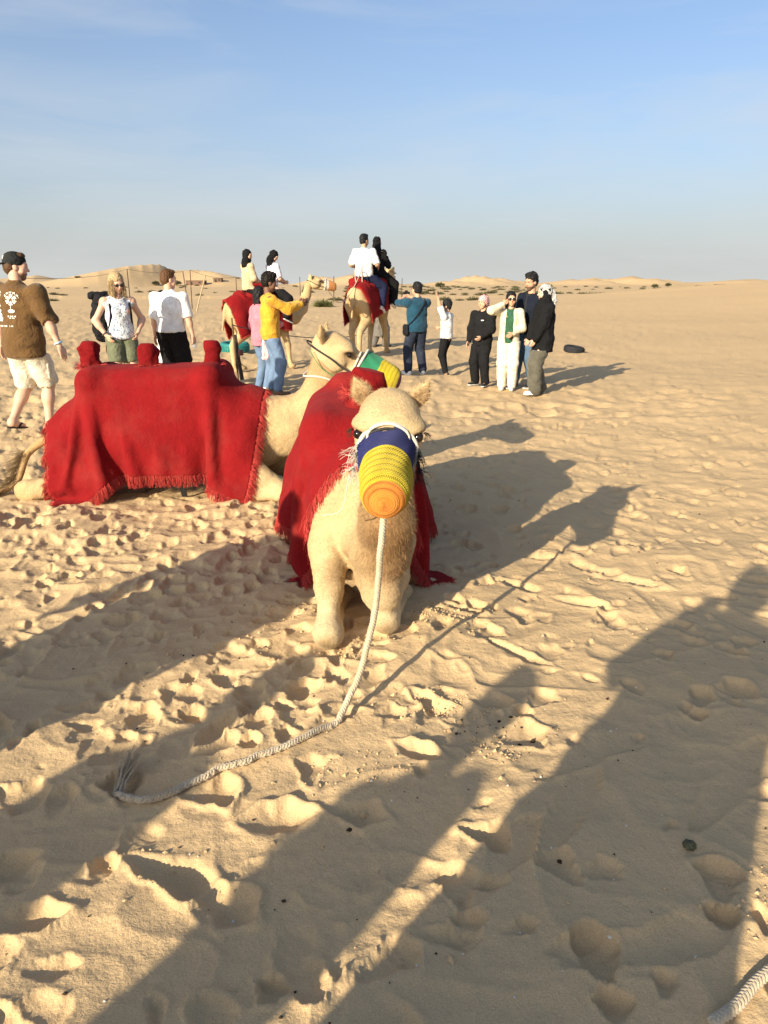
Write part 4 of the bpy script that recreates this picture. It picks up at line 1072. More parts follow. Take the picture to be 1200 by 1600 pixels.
def person(label, loc, face, H=1.75, skin=SK_MID, female=0, hips=None, lean=(0, 0), rh=None, lh=None, rf=(.10, 0), lf=(-.10, 0), foot_yaw=(0, 0), heel=(0, 0), head=(0, 0, 0), width=1.0,
           wear=(), hair=None, beard=0., sit=False, rpalm=None, lpalm=None, curl=(.5, .5), vox=.014, hands=True, knee=((.1, 1, 0), (-.1, 1, 0)), elbow=((.5, -1, -.3), (-.5, -1, -.3)), seed=0, group='visitors on the sand', fz=0., head_v=.0075, brow=(.03, .02, .015)):
    """a standing, walking or seated figure, facing its local +Y; wear = garments drawn over the one body surface"""
    s = H / 1.75
    root = thing('person', label, 'person', loc, radians(face), group, s)
    SHW = (.168 if female else .188) * width
    hz_ = .925
    pel = V(0, 0, hz_) if hips is None else np.asarray(hips, float)
    l = V(lean[0], lean[1], 0)
    chest = pel + l * .7 + V(0, 0, .36); neck = pel + l * 1.1 + V(0, 0.0, .535); hc = pel + l * 1.25 + V(0, .015, .705)
    J = {}
    for sd, nm, ft, kn in ((1, 'r', rf, knee[0]), (-1, 'l', lf, knee[1])):
        hip = pel + V(sd * .088 * (1.05 if female else 1.), 0, -.01)
        yaw = radians(foot_yaw[0 if sd > 0 else 1]); hl = heel[0 if sd > 0 else 1]
        ank = V(ft[0], ft[1], (ft[2] if len(ft) > 2 else 0) + .085 + hl)
        k, ank = ik(hip, ank, .435, .42, kn)
        fd = V(-sin(yaw), cos(yaw), -(hl * 2.2) - (0.0 if len(ft) < 4 else ft[3])); 
        J[nm] = (hip, k, ank, unit(fd))
        sh = pel + l * 1.0 + V(sd * SHW, -.005, .475)
        tgt = (rh if sd > 0 else lh)
        if tgt is None: tgt = V(sd * (SHW + .07), .03, pel[2] - .06 + .01)
        tgt = np.asarray(tgt, float)
        e, w = ik(sh, tgt, .285, .25, elbow[0 if sd > 0 else 1])
        J[nm + 'a'] = (sh, e, w)
    # ---- the body, one surface
    wsc = width
    B = [el(chest + V(0, .005, -.02), (.150 * wsc, .105 * wsc, .19)), el(pel + V(0, .0, .14), ((.118 if female else .135) * wsc, .095 * wsc, .15)), el(pel + V(0, -.01, .0), ((.155 if female else .148) * wsc, .108 * wsc, .115)),
         rc(neck - V(0, .01, .06), hc - V(0, .03, .05), .058, .054), rc(J['ra'][0], J['la'][0], .06)]
    if female: B += [el(chest + V(sx * .07, .085, -.01), (.06, .055, .06)) for sx in (-1, 1)]
    for nm, sd in (('r', 1), ('l', -1)):
        hip, k, an, fd = J[nm]
        B += [rc(hip, k, .088 * wsc, .057), rc(k, k + (an - k) * .35 - V(0, .012, 0), .055, .056), rc(k + (an - k) * .3 - V(0, .010, 0), an, .054, .036), rc(an - V(0, .01, .03), an + fd * .14 - V(0, 0, .055), .036, .028), rc(an - fd * .03 - V(0, 0, .03), an - V(0, 0, .045), .032)]
        sh, e, w = J[nm + 'a']
        B += [rc(sh, e, .050 * (.85 if female else 1) * wsc, .040), rc(e, e + (w - e) * .3, .042, .040), rc(e + (w - e) * .3, w, .039, .026)]
    v, f = blob(B, vox, .045)
    cols = [np.tile(skin, (len(v), 1))]; parts = [(v, f)]
    RH = rotz(radians(head[0])) @ rotx(radians(head[1])) @ roty(radians(head[2]))
    if head_v:
        hv, hf = blob(head_prims(female), head_v, .03)
        cols.append(face_cols(hv, skin, beard, brow)); parts.append((hv @ RH.T + hc, hf))
    if hands:
        for i_, (nm, sd) in enumerate((('r', 1), ('l', -1))):
            sh, e, w = J[nm + 'a']; d = unit(w - e); pm = (rpalm, lpalm)[i_]
            if pm is None: pm = V(-sd, .15, 0)
            # thumb lies on the forward / upper side
            nrm = unit(np.asarray(pm) - d * (np.asarray(pm) @ d)); t_ = np.cross(d, nrm); fw = V(0, 1, .6); th = 1 if t_ @ fw > 0 else -1
            av, af = blob(hand_prims(w - d * .01, d, pm, curl[i_], 1.0 if not female else .92, th), .0055, .012)
            parts.append((av, af)); cols.append(np.tile(skin * (1.0, .97, .95), (len(av), 1)))
    bv, bf = weld(parts)
    body = obj('body', mesh_np('person_body', bv, bf, True, np.concatenate(cols)), SKIN, root)
    # ---- clothing
    T = dict(root=root, pel=pel, chest=chest, neck=neck, hc=hc, RH=RH, J=J, l=l, SHW=SHW, w=wsc, female=female, vox=vox, seed=seed)
    for g in wear: g(T)
    if hair: hair(T)
    return root, T

def cut(p): return p
def top(col, hem=.86, sleeve=1.0, loose=.022, neck_r=.07, name='shirt', depth=1.0, flare=.0, vneck=0, mat=None, open_front=0, wr=.006, low_neck=0., hood=0, sleeve_loose=None, label=None, clip_extra=()):
    """shirt, jumper, jacket; sleeve 0 none .. 2 full (1 = to the elbow); hem = height above ground in the local frame"""
    def f(T):
        J, pel, ch, l, w = T['J'], T['pel'], T['chest'], T['l'], T['w']; lo = loose
        sl = sleeve_loose if sleeve_loose is not None else lo
        z0 = hem
        wx = (.150 if not T['female'] else .140) * w + lo; wy = (.108 * w + lo) * depth
        bot = V(pel[0], pel[1], z0)
        P = [el(ch + V(0, 0, -.02), (wx, wy, .21 + lo)), rc(V(*(ch[:2] * .5 + pel[:2] * .5), ch[2] - .12), V(bot[0], bot[1], z0 - .04), (wx + .004), (wx + .006 + flare), (V(0, 1, 0), wy / wx)),
             rc(J['ra'][0] - V(0, 0, .012), J['la'][0] - V(0, 0, .012), .052 + lo * .6), el(pel + V(0, -.012, .0), (.158 * w + lo * .8, .112 * w + lo, .13))]
        if T['female']: P += [el(ch + V(sx * .068, .085, -.012), (.062, .055, .06)) for sx in (-1, 1)]
        late = []
        for nm in ('ra', 'la'):
            sh, e, wr_ = J[nm]
            if sleeve > 0:
                a = min(sleeve, 1.); en = sh + (e - sh) * a; P.append(rc(sh, en, .056 * w + sl * .7, .052 + sl * .8))
                if sleeve <= 1: ud = unit(e - sh); late.append(rc(en + ud * .075, en + ud * .13, .068, .068, None, '-', .006))
            if sleeve > 1: 
                a = sleeve - 1; P.append(rc(e, e + (wr_ - e) * a * .95, .052 + sl * .8, .035 + sl * .6))
        P += late; T['hem'] = max(z0, T.get('hem', 0)) if name != 'cardigan' and name != 'jacket' else T.get('hem', z0)
        if hood: P.append(rc(T['neck'] + V(-.07, -.06, -.01), T['neck'] + V(.07, -.06, -.01), .05, .05))
        nk = T['neck'] + V(0, .03, .0)
        P.append(rc(T['neck'] - V(0, .0, .04), T['neck'] + V(0, 0, .012), .078, .066))
        P.append(el(T['neck'] + V(0, .035, .06 - low_neck), (neck_r, neck_r * 1.1 + low_neck * .5, .06 + low_neck), None, '-', .012))
        if open_front: P.append(rc(V(pel[0], pel[1] + .2, z0 - .2), V(ch[0], ch[1] + .16, ch[2] + .2), open_front, open_front * .8, (V(0, 1, 0), 2.2), '-', .012))
        clips = [((0, 0, z0), (0, 0, -1))] + list(clip_extra)
        v, f_ = blob(P, T['vox'], .04, clips, [(wr * .75, .24, .9), (wr * .35, .11, .9)], T['seed'] + 3)
        o = obj(name, mesh_np(name, v, f_), mat or fabric(col), T['root'])
        if label: o['label'] = label
        T[name] = (v, f_, o)
        return o
    return f
def bottoms(col, to=.09, loose=.02, name='trousers', mat=None, waist=.10, wr=.006, sag=0.):
    """trousers or shorts; `to` = fraction of the leg left bare counted up the shin (>1 reaches the thigh)"""
    def f(T):
        J, pel, w = T['J'], T['pel'], T['w']; lo = loose
        P = [el(pel + V(0, -.01, .02), ((.155 if T['female'] else .15) * w + lo * .5, .112 * w + lo * .5, .13)), rc(pel + V(0, 0, .03), pel + V(0, 0, .12), .138 * w, .130 * w, (V(0, 1, 0), .76))]
        late = []
        for nm in ('r', 'l'):
            hip, k, an, fd = J[nm]
            if to < 1:
                P += [rc(hip, k, .094 * w + lo * .8, .066 + lo), rc(k, k + (an - k) * (1 - to), .068 + lo, .048 + lo * 1.15)]
            else:
                en = hip + (k - hip) * (2 - to); ud = unit(k - hip); P += [rc(hip, en, .092 * w + lo * .8, .072 * w + lo * 1.1)]; late.append(rc(en + ud * .10, en + ud * .16, .098, .098, None, '-', .006))
        wz_ = min(pel[2] + waist, T['hem'] + .03) if 'hem' in T else pel[2] + waist
        v, f_ = blob(P + late, T['vox'], .024, [((0, 0, wz_), (0, 0, 1))], [(wr * .6, .20, 1.4), (wr * .3, .10, 1.2)], T['seed'] + 7)
        o = obj(name, mesh_np(name, v, f_), mat or fabric(col), T['root']); T[name] = (v, f_, o); return o
    return f
def shoes(col, sole=(.7, .7, .68), name='shoe', sandal=False):
    def f(T):
        for nm in ('r', 'l'):
            hip, k, an, fd = T['J'][nm]; up = V(0, 0, 1)
            fl = unit(fd * V(1, 1, 1)); base = an - V(0, 0, .058)
            hb = base - fl * .055; tb = base + fl * .165 + V(0, 0, .004)
            side = unit(np.cross(fl, up)); nn = np.cross(side, fl)
            if sandal:
                P = [rc(hb - nn * .018, base + fl * .06 - nn * .018, .036, .042, (nn, .28)), rc(base + fl * .06 - nn * .018, tb - nn * .018, .044, .036, (nn, .28))]
                v, f_ = blob(P, .008, .012); so = obj(name, mesh_np(name, v, f_), plain('sandal_foam', col, .8), T['root'])
                st = MB(); c0 = base + fl * .10 + nn * .035
                for q in (-1, 1): st.tube(spline([base + fl * .12 + nn * .018, base + fl * .08 + side * q * .032 + nn * .03, base + fl * .02 + side * q * .045 - nn * .005], 8), .008, 6)
                obj('strap', st.mesh('strap'), so.data.materials[0], so)
                continue
            P = [rc(hb + nn * .012, base + fl * .05 + nn * .006, .040, .042), rc(base + fl * .05 + nn * .004, tb, .044, .034, (nn, .85)), rc(an - fl * .02, an - fl * .02 + up * .01, .045, .042)]
            v, f_ = blob(P, .010, .025, [(base - nn * .018, -nn)], None)
            so = obj(name, mesh_np(name, v, f_), plain('shoe_' + name, col, .6, 0, .3, .15, 40), T['root'])
            P = [rc(hb - nn * .018, base + fl * .05 - nn * .018, .042, .046, (nn, .35)), rc(base + fl * .05 - nn * .018, tb + fl * .004 - nn * .018, .047, .037, (nn, .35))]
            v, f_ = blob(P, .008, .012); obj('sole', mesh_np('sole', v, f_), plain('rubber_sole', sole, .7), so)
    return f
def hair_mat(col): 
    return attr_plain_hair(col)
_hm = {}
def attr_plain_hair(col):
    if col in _hm: return _hm[col]
    m, nt, b = new_mat('hair'); c = objc(nt)
    mp = N(nt, 'ShaderNodeMapping'); mp.inputs['Scale'].default_value = (160, 160, 30); nt.links.new(c, mp.inputs[0])
    n1 = noise(nt, mp.outputs[0], 1.0, 4, .6)
    nt.links.new(ramp(nt, n1, [(.3, tuple(x * .55 for x in col)), (.7, tuple(min(1, x * 1.5) for x in col))]), b.inputs['Base Color'])
    b.inputs['Roughness'].default_value = .55; b.inputs['Specular IOR Level'].default_value = .12
    bump(nt, b, n1, .35, .003); _hm[col] = m; return m
def short_hair(col=(.012, .010, .009), vol=.014, fringe=.0, sides=.0):
    def f(T):
        P = [el((0, -.018, .058 + vol * .3), (.077 + vol * .7, .094 + vol * .8, .086 + vol)), el((0, -.05, .0), (.070 + vol * .4, .065, .075)), el((.01, .045, .112 + vol * .5), (.055, .045, .026 + vol * .6)),
             el((0, .085 + fringe, .0), (.064, .058, .068 - fringe * .4), None, '-', .012), el((0, .09, -.07), (.09, .09, .08), None, '-', .015)]
        for s in (-1, 1): P.append(el((s * .085, .012, -.012), (.022, .03, .035), None, '-', .01))
        v, f_ = blob(P, .0075, .02, [((0, 0, -.045), (0, .35, -.93))], [(vol * .45, .03, 1.)], T['seed'])
        return obj('hair', mesh_np('hair', v @ T['RH'].T + T['hc'], f_), hair_mat(col), T['root'])
    return f
def long_hair(col, back=.30, front=0, vol=.014, tail=False):
    def f(T):
        P = [el((0, -.016, .056), (.078 + vol, .094 + vol, .086 + vol)), el((0, -.05, .0), (.074 + vol, .068, .085)), el((0, .090, -.008), (.060, .064, .076), None, '-', .012)]
        if tail: P += [rc((.0, -.10, .03), (.0, -.125, -.06), .032, .035), rc((0, -.125, -.06), (.01, -.10, -back), .035, .018)]
        else:
            P += [rc((-.05, -.055, -.02), (-.055, -.065, -back), .048, .030), rc((.05, -.055, -.02), (.055, -.065, -back), .048, .030), rc((0, -.07, -.02), (0, -.085, -back), .055, .035)]
            if front: P += [rc((s * .074, .015, .01), (s * .085, .045, -front), .026, .018) for s in (-1, 1)] + [rc((s * .082, .04, -front * .6), (s * .080, .075, -front * 1.25), .026, .012) for s in (-1, 1)]
        v, f_ = blob(P, .0085, .025, (), [(.005, .03, .4)], T['seed'])
        return obj('hair', mesh_np('hair', v @ T['RH'].T + T['hc'], f_), hair_mat(col), T['root'])
    return f
def hijab(mat, drop=.30, name='headscarf', tailp=None, tailmat=None):
    def f(T):
        P = [el((0, -.012, .046), (.090, .108, .100)), el((0, .0, -.045), (.082, .088, .10)), rc((0, -.02, -.06), (0, -.03, -.18), .092, .125), el((0, .088, .0), (.050, .05, .068), None, '-', .012),
             rc((0, .03, -.13), (0, .06, -drop), .075, .085, (V(0, 1, 0), .6)), rc((0, -.05, -.1), (0, -.075, -drop), .085, .10, (V(0, 1, 0), .55))]
        v, f_ = blob(P, .0095, .04, (), [(.005, .07, 1.2), (.003, .03, 1.)], T['seed'] + 1)
        R_ = T['RH']; w_ = np.clip((-.10 - v[:, 2]) / .12, 0, 1)[:, None]
        return obj(name, mesh_np(name, (v @ R_.T) * (1 - w_) + (v @ rotz(0).T) * w_ + T['hc'], f_), mat, T['root'])
    return f
def wrap(mat, name='headscarf', tails=((.03, -.13, -.02, .06, -.15, -.30),), r=.035):
    """cloth tied round the skull with loose ends"""
    def f(T):
        P = [el((0, -.012, .055), (.094, .112, .095)), el((0, -.05, .0), (.086, .075, .08)), el((0, .075, -.03), (.065, .055, .075), None, '-', .012)]
        for t in tails: P.append(rc(t[:3], t[3:], r, r * 1.2, (unit((1, .6, 0)), .6)))
        v, f_ = blob(P, .009, .03, (), [(.006, .045, 1.)], T['seed'] + 1)
        return obj(name, mesh_np(name, v @ T['RH'].T + T['hc'], f_), mat, T['root'])
    return f
def sunglasses(T, w=.026):
    o = MB()
    for s in (-1, 1):
        a = np.linspace(0, 2 * pi, 17)[:-1]
        ring = np.c_[s * .034 + w * np.cos(a), .104 - .10 * np.abs(s * .034 + w * np.cos(a)) ** 1.2 * .9, .008 + w * .82 * np.sin(a)]
        v = np.r_[ring, ring - V(0, .008, 0), [[s * .034, .106, .008]], [[s * .034, .090, .008]]]
        k = np.arange(16); k2 = (k + 1) % 16
        o.add(v, np.r_[np.c_[k, k2, k2 + 16, k + 16], np.c_[np.full(16, 32), k2, k, k]])
        o.tube([(s * .058, .095, .014), (s * .078, .05, .016), (s * .083, -.01, .01)], .0035, 6)
    o.tube([(-.012, .105, .014), (0, .108, .016), (.012, .105, .014)], .0035, 6)
    m = o.mesh('sunglasses'); co_ = np.zeros(len(m.vertices) * 3, np.float32); m.vertices.foreach_get('co', co_); m.vertices.foreach_set('co', ((co_.reshape(-1, 3) @ T['RH'].T) + T['hc']).astype(np.float32).ravel())
    return obj('sunglasses', m, GLS, T['root'])
GLS = plain('dark_lens', (.010, .009, .009), .12, 0, .6, .1, 20, 0)
BLACK = (.012, .012, .013); DENIM = (.16, .26, .42); DENIM2 = (.10, .16, .24)
def denim(col):
    m, nt, b = new_mat('denim'); c = objc(nt); n1 = noise(nt, c, 6, 5, .65); n2 = noise(nt, c, 320, 2)
    base = mix(nt, .35, ramp(nt, n1, [(.3, tuple(x * .75 for x in col)), (.55, col), (.75, tuple(min(1, x * 1.5 + .03) for x in col))]), ramp(nt, n2, [(.35, tuple(x * .6 for x in col)), (.65, tuple(x * 1.4 for x in col))]))
    nt.links.new(base, b.inputs['Base Color']); b.inputs['Roughness'].default_value = .85; bump(nt, b, noise(nt, c, 24, 4, .6, .8), .5, .014, bump(nt, b, n2, .3, .002)); return m
JEAN_L = denim((.125, .19, .30)); JEAN_M = denim((.07, .12, .19)); JEAN_D = denim((.018, .024, .042))
def patterned(a, b_, scale, thr=.5, kind='voronoi'):
    m, nt, b = new_mat('patterned_cloth'); c = objc(nt)
    if kind == 'check':
        mp = N(nt, 'ShaderNodeMapping'); mp.inputs['Rotation'].default_value = (.3, .2, .6); nt.links.new(c, mp.inputs[0])
        t = N(nt, 'ShaderNodeTexWave', Scale=scale, Distortion=1.5, Detail=1); t.wave_type = 'BANDS'; t.bands_direction = 'X'; nt.links.new(mp.outputs[0], t.inputs[0])
        t2 = N(nt, 'ShaderNodeTexWave', Scale=scale, Distortion=1.5, Detail=1); t2.bands_direction = 'Z'; nt.links.new(mp.outputs[0], t2.inputs[0])
        fac = mix(nt, .5, t.outputs['Fac'], t2.outputs['Fac'])
    else:
        mp = N(nt, 'ShaderNodeMapping'); mp.inputs['Scale'].default_value = (1, 1, .6); nt.links.new(c, mp.inputs[0])
        fac = noise(nt, mp.outputs[0], scale, 2, .5, 1.2)
    base = ramp(nt, fac, [(thr - .05, a), (thr + .05, b_)])
    nt.links.new(base, b.inputs['Base Color']); b.inputs['Roughness'].default_value = .9
    bump(nt, b, noise(nt, c, 26, 4, .6, .6), .5, .012); return m
KEF_B = patterned((.62, .62, .60), (.03, .03, .03), 75, .52, 'check'); KEF_P = patterned((.66, .56, .55), (.50, .06, .08), 75, .50, 'check')
FLORAL = patterned((.66, .68, .70), (.10, .16, .24), 48, .56)
def P_(x, y): return (x, y, hz(x, y) + .004)
def facing(dx, dy): return math.degrees(atan2(-dx, dy))        # heading so local +Y points to (dx,dy)
# --- brown T-shirt man walking away at the left edge
def cap(T):
    P = [el((0, -.012, .062), (.088, .106, .088)), rc((0, -.10, .035), (0, -.165, .018), .062, .050, (V(0, -.25, 1) / 1.03, .16)), el((0, .10, .015), (.05, .05, .03), None, '-', .01)]
    v, f_ = blob(P, .007, .012, [((0, 0, .018), (0, .12, -.99))])
    o = obj('cap', mesh_np('cap', v @ T['RH'].T + T['hc'], f_), fabric((.022, .024, .023)), T['root'])
    R_, hc = T['RH'], T['hc']
    lg = MB()
    for (x, z, w, h) in ((.000, .085, .012, .022), (.004, .10, .008, .016), (-.006, .074, .007, .014)):
        p = V(x + .035, -.1125 + .022 * ((z - .06) / .06) ** 2, z); lg.box(R_ @ p + hc, (w, .006, h), R_)
    obj('logo', lg.mesh('cap_logo', False), plain('white_thread', (.75, .75, .72), .8), o)
def shirt_print(T):
    v, f_, o = T['shirt']; B = v[v[:, 1] < T['pel'][1] - .03]
    rs = np.random.default_rng(5)
    def mask(u, w):                       # u right, w up on the back, metres
        m = np.zeros_like(u, bool)
        # flower emblem with petals, stem and ringed lettering
        du, dw = u - .03, w - 1.33; r = np.hypot(du, dw); a = np.arctan2(dw, du)
        m |= (r < .052) & (r > .014) & (np.abs(np.sin(a * 3)) > .42); m |= (r > .062) & (r < .076) & (np.sin(a * 13) > -.35) & (a > .2) & (a < 2.9)
        m |= (np.abs(du) < .004) & (dw < -.05) & (dw > -.085)
        m |= ((du / .034) ** 2 + ((dw + .105) / .016) ** 2) < 1
        m |= (np.abs(dw + .155) < .005) & (np.abs(du) < .045) & (np.sin(du * 700) > -.2); m |= (np.abs(dw + .172) < .004) & (np.abs(du) < .03) & (np.sin(du * 800) > -.2)
        # side column of motifs
        eu, ew = u + .135, w - 1.37; r = np.hypot(eu, ew); a = np.arctan2(ew, eu); m |= (r < .045 * (.65 + .35 * np.abs(np.cos(2.5 * a))))
        m |= (np.abs(ew + .09) < .012) & (np.abs(eu) < .05) & (np.sin(eu * 500 + ew * 300) > .1)
        m |= (np.abs(eu) < .05) & (np.abs(ew + .185) < .055) & ((np.sin(eu * 170) * np.sin(ew * 170)) > -.25)
        m |= (np.abs(w - 1.085) < .006) & (u > -.155) & (u < .05) & (np.sin(u * 420) > -.15) & (np.sin(u * 90) > -.8)
        return m
    c = .0065; us = np.arange(-.2, .13, c); ws = np.arange(1.05, 1.43, c); U, W = np.meshgrid(us, ws, indexing='ij')
    Q = np.c_[U[mask(U, W)], W[mask(U, W)]]
    mb = MB()
    for (u, w) in Q:
        d = (B[:, 0] - u) ** 2 + (B[:, 2] - w) ** 2; k = np.argsort(d)[:4]; y = B[k, 1].min() - .0025
        n = B[k]; h = c * .5
        mb.add([(u - h, y, w - h), (u + h, y, w - h), (u + h, y, w + h), (u - h, y, w + h)], [[0, 1, 2, 3]])
    po = obj('print', mb.mesh('shirt_print', False), plain('print_ink', (.72, .70, .64), .8), o); po['kind'] = 'stuff'; po['label'] = 'white flower emblem and lettering printed on the back'
def pockets(T):
    hip, k, an, fd = T['J']['r']; m = hip + (k - hip) * .62
    v, f_ = blob([rc(m + V(.105, -.005, -.06), m + V(.105, -.005, .05), .055, .055, (V(1, 0, 0), .3))], .012, .02)
    pk = obj('cargo_pocket', mesh_np('cargo_pocket', v, f_), T['trousers_mat'], T['root'])
def watch(col, side='ra'):
    def f(T):
        sh, e, w = T['J'][side]; d = unit(w - e); a = np.linspace(0, 2 * pi, 20); u = unit(np.cross(d, (0, .3, 1))); q = np.cross(d, u); c_ = w - d * .035
        obj('wristwatch', MB().tube(np.array([c_ + (u * cos(t) + q * sin(t)) * .034 for t in a]), .010, 6, False).mesh('wristwatch'), plain('watch_band', col, .5), T['root'])
    return f
CREAM_M = fabric((.60, .54, .42))
x0, y0 = -3.74, 7.66
_, T1 = person('man in brown printed T-shirt and black backwards cap walking at the left edge', P_(x0, y0), -14, 1.83, SK_LIGHT, hips=(0, .02, .92), lean=(.0, .02), rf=(.10, .10), lf=(-.10, -.17), heel=(0, .09), foot_yaw=(-10, 4), rh=(.40, .07, .80), lh=(-.34, .10, .84), width=1.12, head=(-50, -4, 0), beard=.7, brow=(.10, .06, .03),
       wear=(top((.105, .056, .018), .78, .92, .034, .072, wr=.010, sleeve_loose=.042), bottoms((.6, .54, .42), 1.08, .022, 'shorts', CREAM_M, wr=.009), shoes((.012, .012, .013), sandal=True, name='sandal'), watch((.35, .55, .70))), hair=short_hair((.07, .04, .02), .004), seed=3, vox=.0125)
T1['trousers_mat'] = CREAM_M; pockets(T1); cap(T1); shirt_print(T1)

# --- woman with the backpack
x0, y0 = -3.47, 9.8
wf_ = facing(.55, -.83)
wr_, T2 = person('smiling blonde woman in sunglasses, floral sleeveless top and olive shorts with hands in pockets', P_(x0, y0), wf_, 1.66, SK_LIGHT, 1, lean=(0, .03), rf=(.11, .02), lf=(-.11, .02), rh=(.215, .10, .955), lh=(-.205, .09, .97), elbow=((1, -.75, .1), (-1, -.75, .1)), rpalm=(-1, -.2, 0), lpalm=(1, -.2, 0), curl=(.8, .8), head=(8, -16, 5), width=1.08, vox=.0125, brow=(.2, .12, .06),
       wear=(top((.6, .6, .6), .90, 0, .020, .075, 'top', mat=FLORAL, wr=.008, low_neck=.02), bottoms((.115, .125, .075), 1.34, .030, 'shorts', wr=.008), shoes((.3, .28, .25)), sunglasses, watch((.1, .1, .1))), hair=long_hair((.34, .25, .135), .15, .16, .016), seed=5)
rs_ = np.random.default_rng(9); a_ = rs_.uniform(-2.6, 2.6, 420) + pi / 2 + pi; hr_ = np.c_[np.cos(a_) * .085, np.sin(a_) * .095 - .01, .09 - .1 * rs_.uniform(size=420) ** 2]; hr_ = hr_[(hr_[:, 1] < .06)]
tag(obj('loose_hair', strands('loose_hair', hr_ @ T2['RH'].T + T2['hc'], np.c_[hr_[:, :2] * 1.2, np.full(len(hr_), -1.)], .21, .003, 6, .08, 1.2, 4, .05), hair_mat((.38, .28, .15)), T2['root']), kind='stuff')
bp = thing('backpack', 'large black backpack slung behind the blonde woman in the floral top', 'backpack', P_(x0, y0), radians(wf_), None, 1.66 / 1.75)
BKP = fabric((.014, .014, .016))
v, f_ = blob([el((.15, -.26, 1.18), (.16, .13, .30)), el((.15, -.22, 1.42), (.13, .12, .10)), el((.15, -.29, 1.0), (.15, .11, .15))], .013, .05, (), [(.008, .14, 1.), (.005, .06, 1.)], 3)
bk = obj('pack', mesh_np('pack', v, f_), BKP, bp)
v, f_ = blob([el((.15, -.39, 1.05), (.115, .045, .15))], .012, .02, (), [(.004, .06, 1.)]); obj('front_pocket', mesh_np('front_pocket', v, f_), BKP, bp)
v, f_ = blob([rc((.04, -.25, 1.475), (.26, -.25, 1.475), .075, .075, (V(0, 0, 1), .75))], .012, .02, (), [(.006, .07, 1.)], 4); obj('lid', mesh_np('lid', v, f_), BKP, bp)
for sx in (-1, 1):
    s_ = spline([(sx * .11, -.14, 1.44), (sx * .125, -.03, 1.475), (sx * .13, .09, 1.37), (sx * .135, .115, 1.22), (sx * .15, .02, 1.05), (sx * .14, -.15, .98)], 30)
    obj('shoulder_strap', MB().tube(s_, .017, 8).mesh('shoulder_strap'), BKP, bp)
for q, (xx, ln) in enumerate(((.10, .34), (.13, .24))):
    obj('webbing_tail', MB().tube(spline([(xx, -.28, .88), (xx + .02, -.29, .75), (xx + .01, -.27, .88 - ln)], 12), .006, 5).mesh('webbing_tail'), BKP, bp)

# --- man in the white T-shirt, someone in white beyond him
x0, y0 = -3.03, 10.6
_, T3 = person('man in white T-shirt and black shorts seen from behind holding a water bottle', P_(x0, y0), -14, 1.76, SK_LIGHT, lean=(0, .02), rf=(.12, .02), lf=(-.12, .0), rh=(.315, .06, .80), lh=(-.30, .06, .86), width=1.12, head=(-34, -3, 0), curl=(1.2, .5), brow=(.12, .07, .04),
       wear=(top(WHITE_F, .93, .85, .028, .068, wr=.008), bottoms(BLACK, 1.12, .034, 'shorts'), shoes((.1, .1, .1))), hair=short_hair((.085, .042, .02), .007), seed=7)
sh, e, w = T3['J']['ra']; d = unit(w - e)
bt = thing('water_bottle', 'small clear plastic water bottle in the hand of the man in white T-shirt', 'bottle', tuple(np.array(T3['root'].location)), radians(-14), None, 1.76 / 1.75)
glass = plain('clear_plastic', (.75, .80, .82), .08, 0, .5, .05, 20, 0); glass.node_tree.nodes['Principled BSDF'].inputs['Transmission Weight'].default_value = .75
Rb = np.stack([unit(np.cross(d, (1, 0, .2))), unit(np.cross(d, np.cross(d, (1, 0, .2)))), d], 1)
c_ = w + d * .075 + V(-.022, .01, 0)
obj('bottle_body', MB().lathe([(.001, -.085), (.028, -.083), (.03, -.07), (.028, -.04), (.031, -.02), (.029, .0), (.031, .02), (.029, .05), (.016, .075), (.012, .085), (.001, .086)][::-1], 16, c_, -Rb).mesh('bottle_body'), glass, bt)
obj('bottle_cap', MB().lathe([(.001, .015), (.014, .014), (.014, -.002), (.001, -.003)], 12, c_ - d * .092, -Rb).mesh('bottle_cap'), plain('cap_white', (.6, .65, .7), .4), bt)
def robe(col, hem=.12, loose=.05, name='robe', mat=None, sleeve=1.9):
    def f(T):
        J, pel, ch = T['J'], T['pel'], T['chest']
        P = [el(ch, (.165 + loose * .4, .115 + loose * .4, .22)), rc(ch - V(0, 0, .1), V(0, 0, hem - .06), .165 + loose * .3, .175 + loose, (V(0, 1, 0), .78)), rc(J['ra'][0], J['la'][0], .062), rc(T['neck'] - V(0, 0, .05), T['neck'] + V(0, 0, .01), .075, .065)]
        for nm in ('ra', 'la'):
            s_, e, w = J[nm]; P += [rc(s_, e, .068, .062), rc(e, e + (w - e) * (sleeve - 1), .062, .056)]
        for nm in ('r', 'l'): P.append(rc(J[nm][0], J[nm][1] * V(1, 1, 1), .11, .10))
        v, f_ = blob(P, T['vox'], .05, [((0, 0, hem), (0, 0, -1))], [(.012, .14, .15), (.006, .06, .2)], T['seed'])
        o = obj(name, mesh_np(name, v, f_), mat or fabric(col), T['root']); T[name] = (v, f_, o)
    return f
x0, y0 = -3.32, 11.3
person('person in white mostly hidden behind the man in the white T-shirt', P_(x0, y0), -30, 1.44, SK_TAN, lh=(-.30, .1, .8), wear=(robe(WHITE_F, .12, .04), shoes((.03, .03, .03))), hair=short_hair(), seed=9, vox=.016)

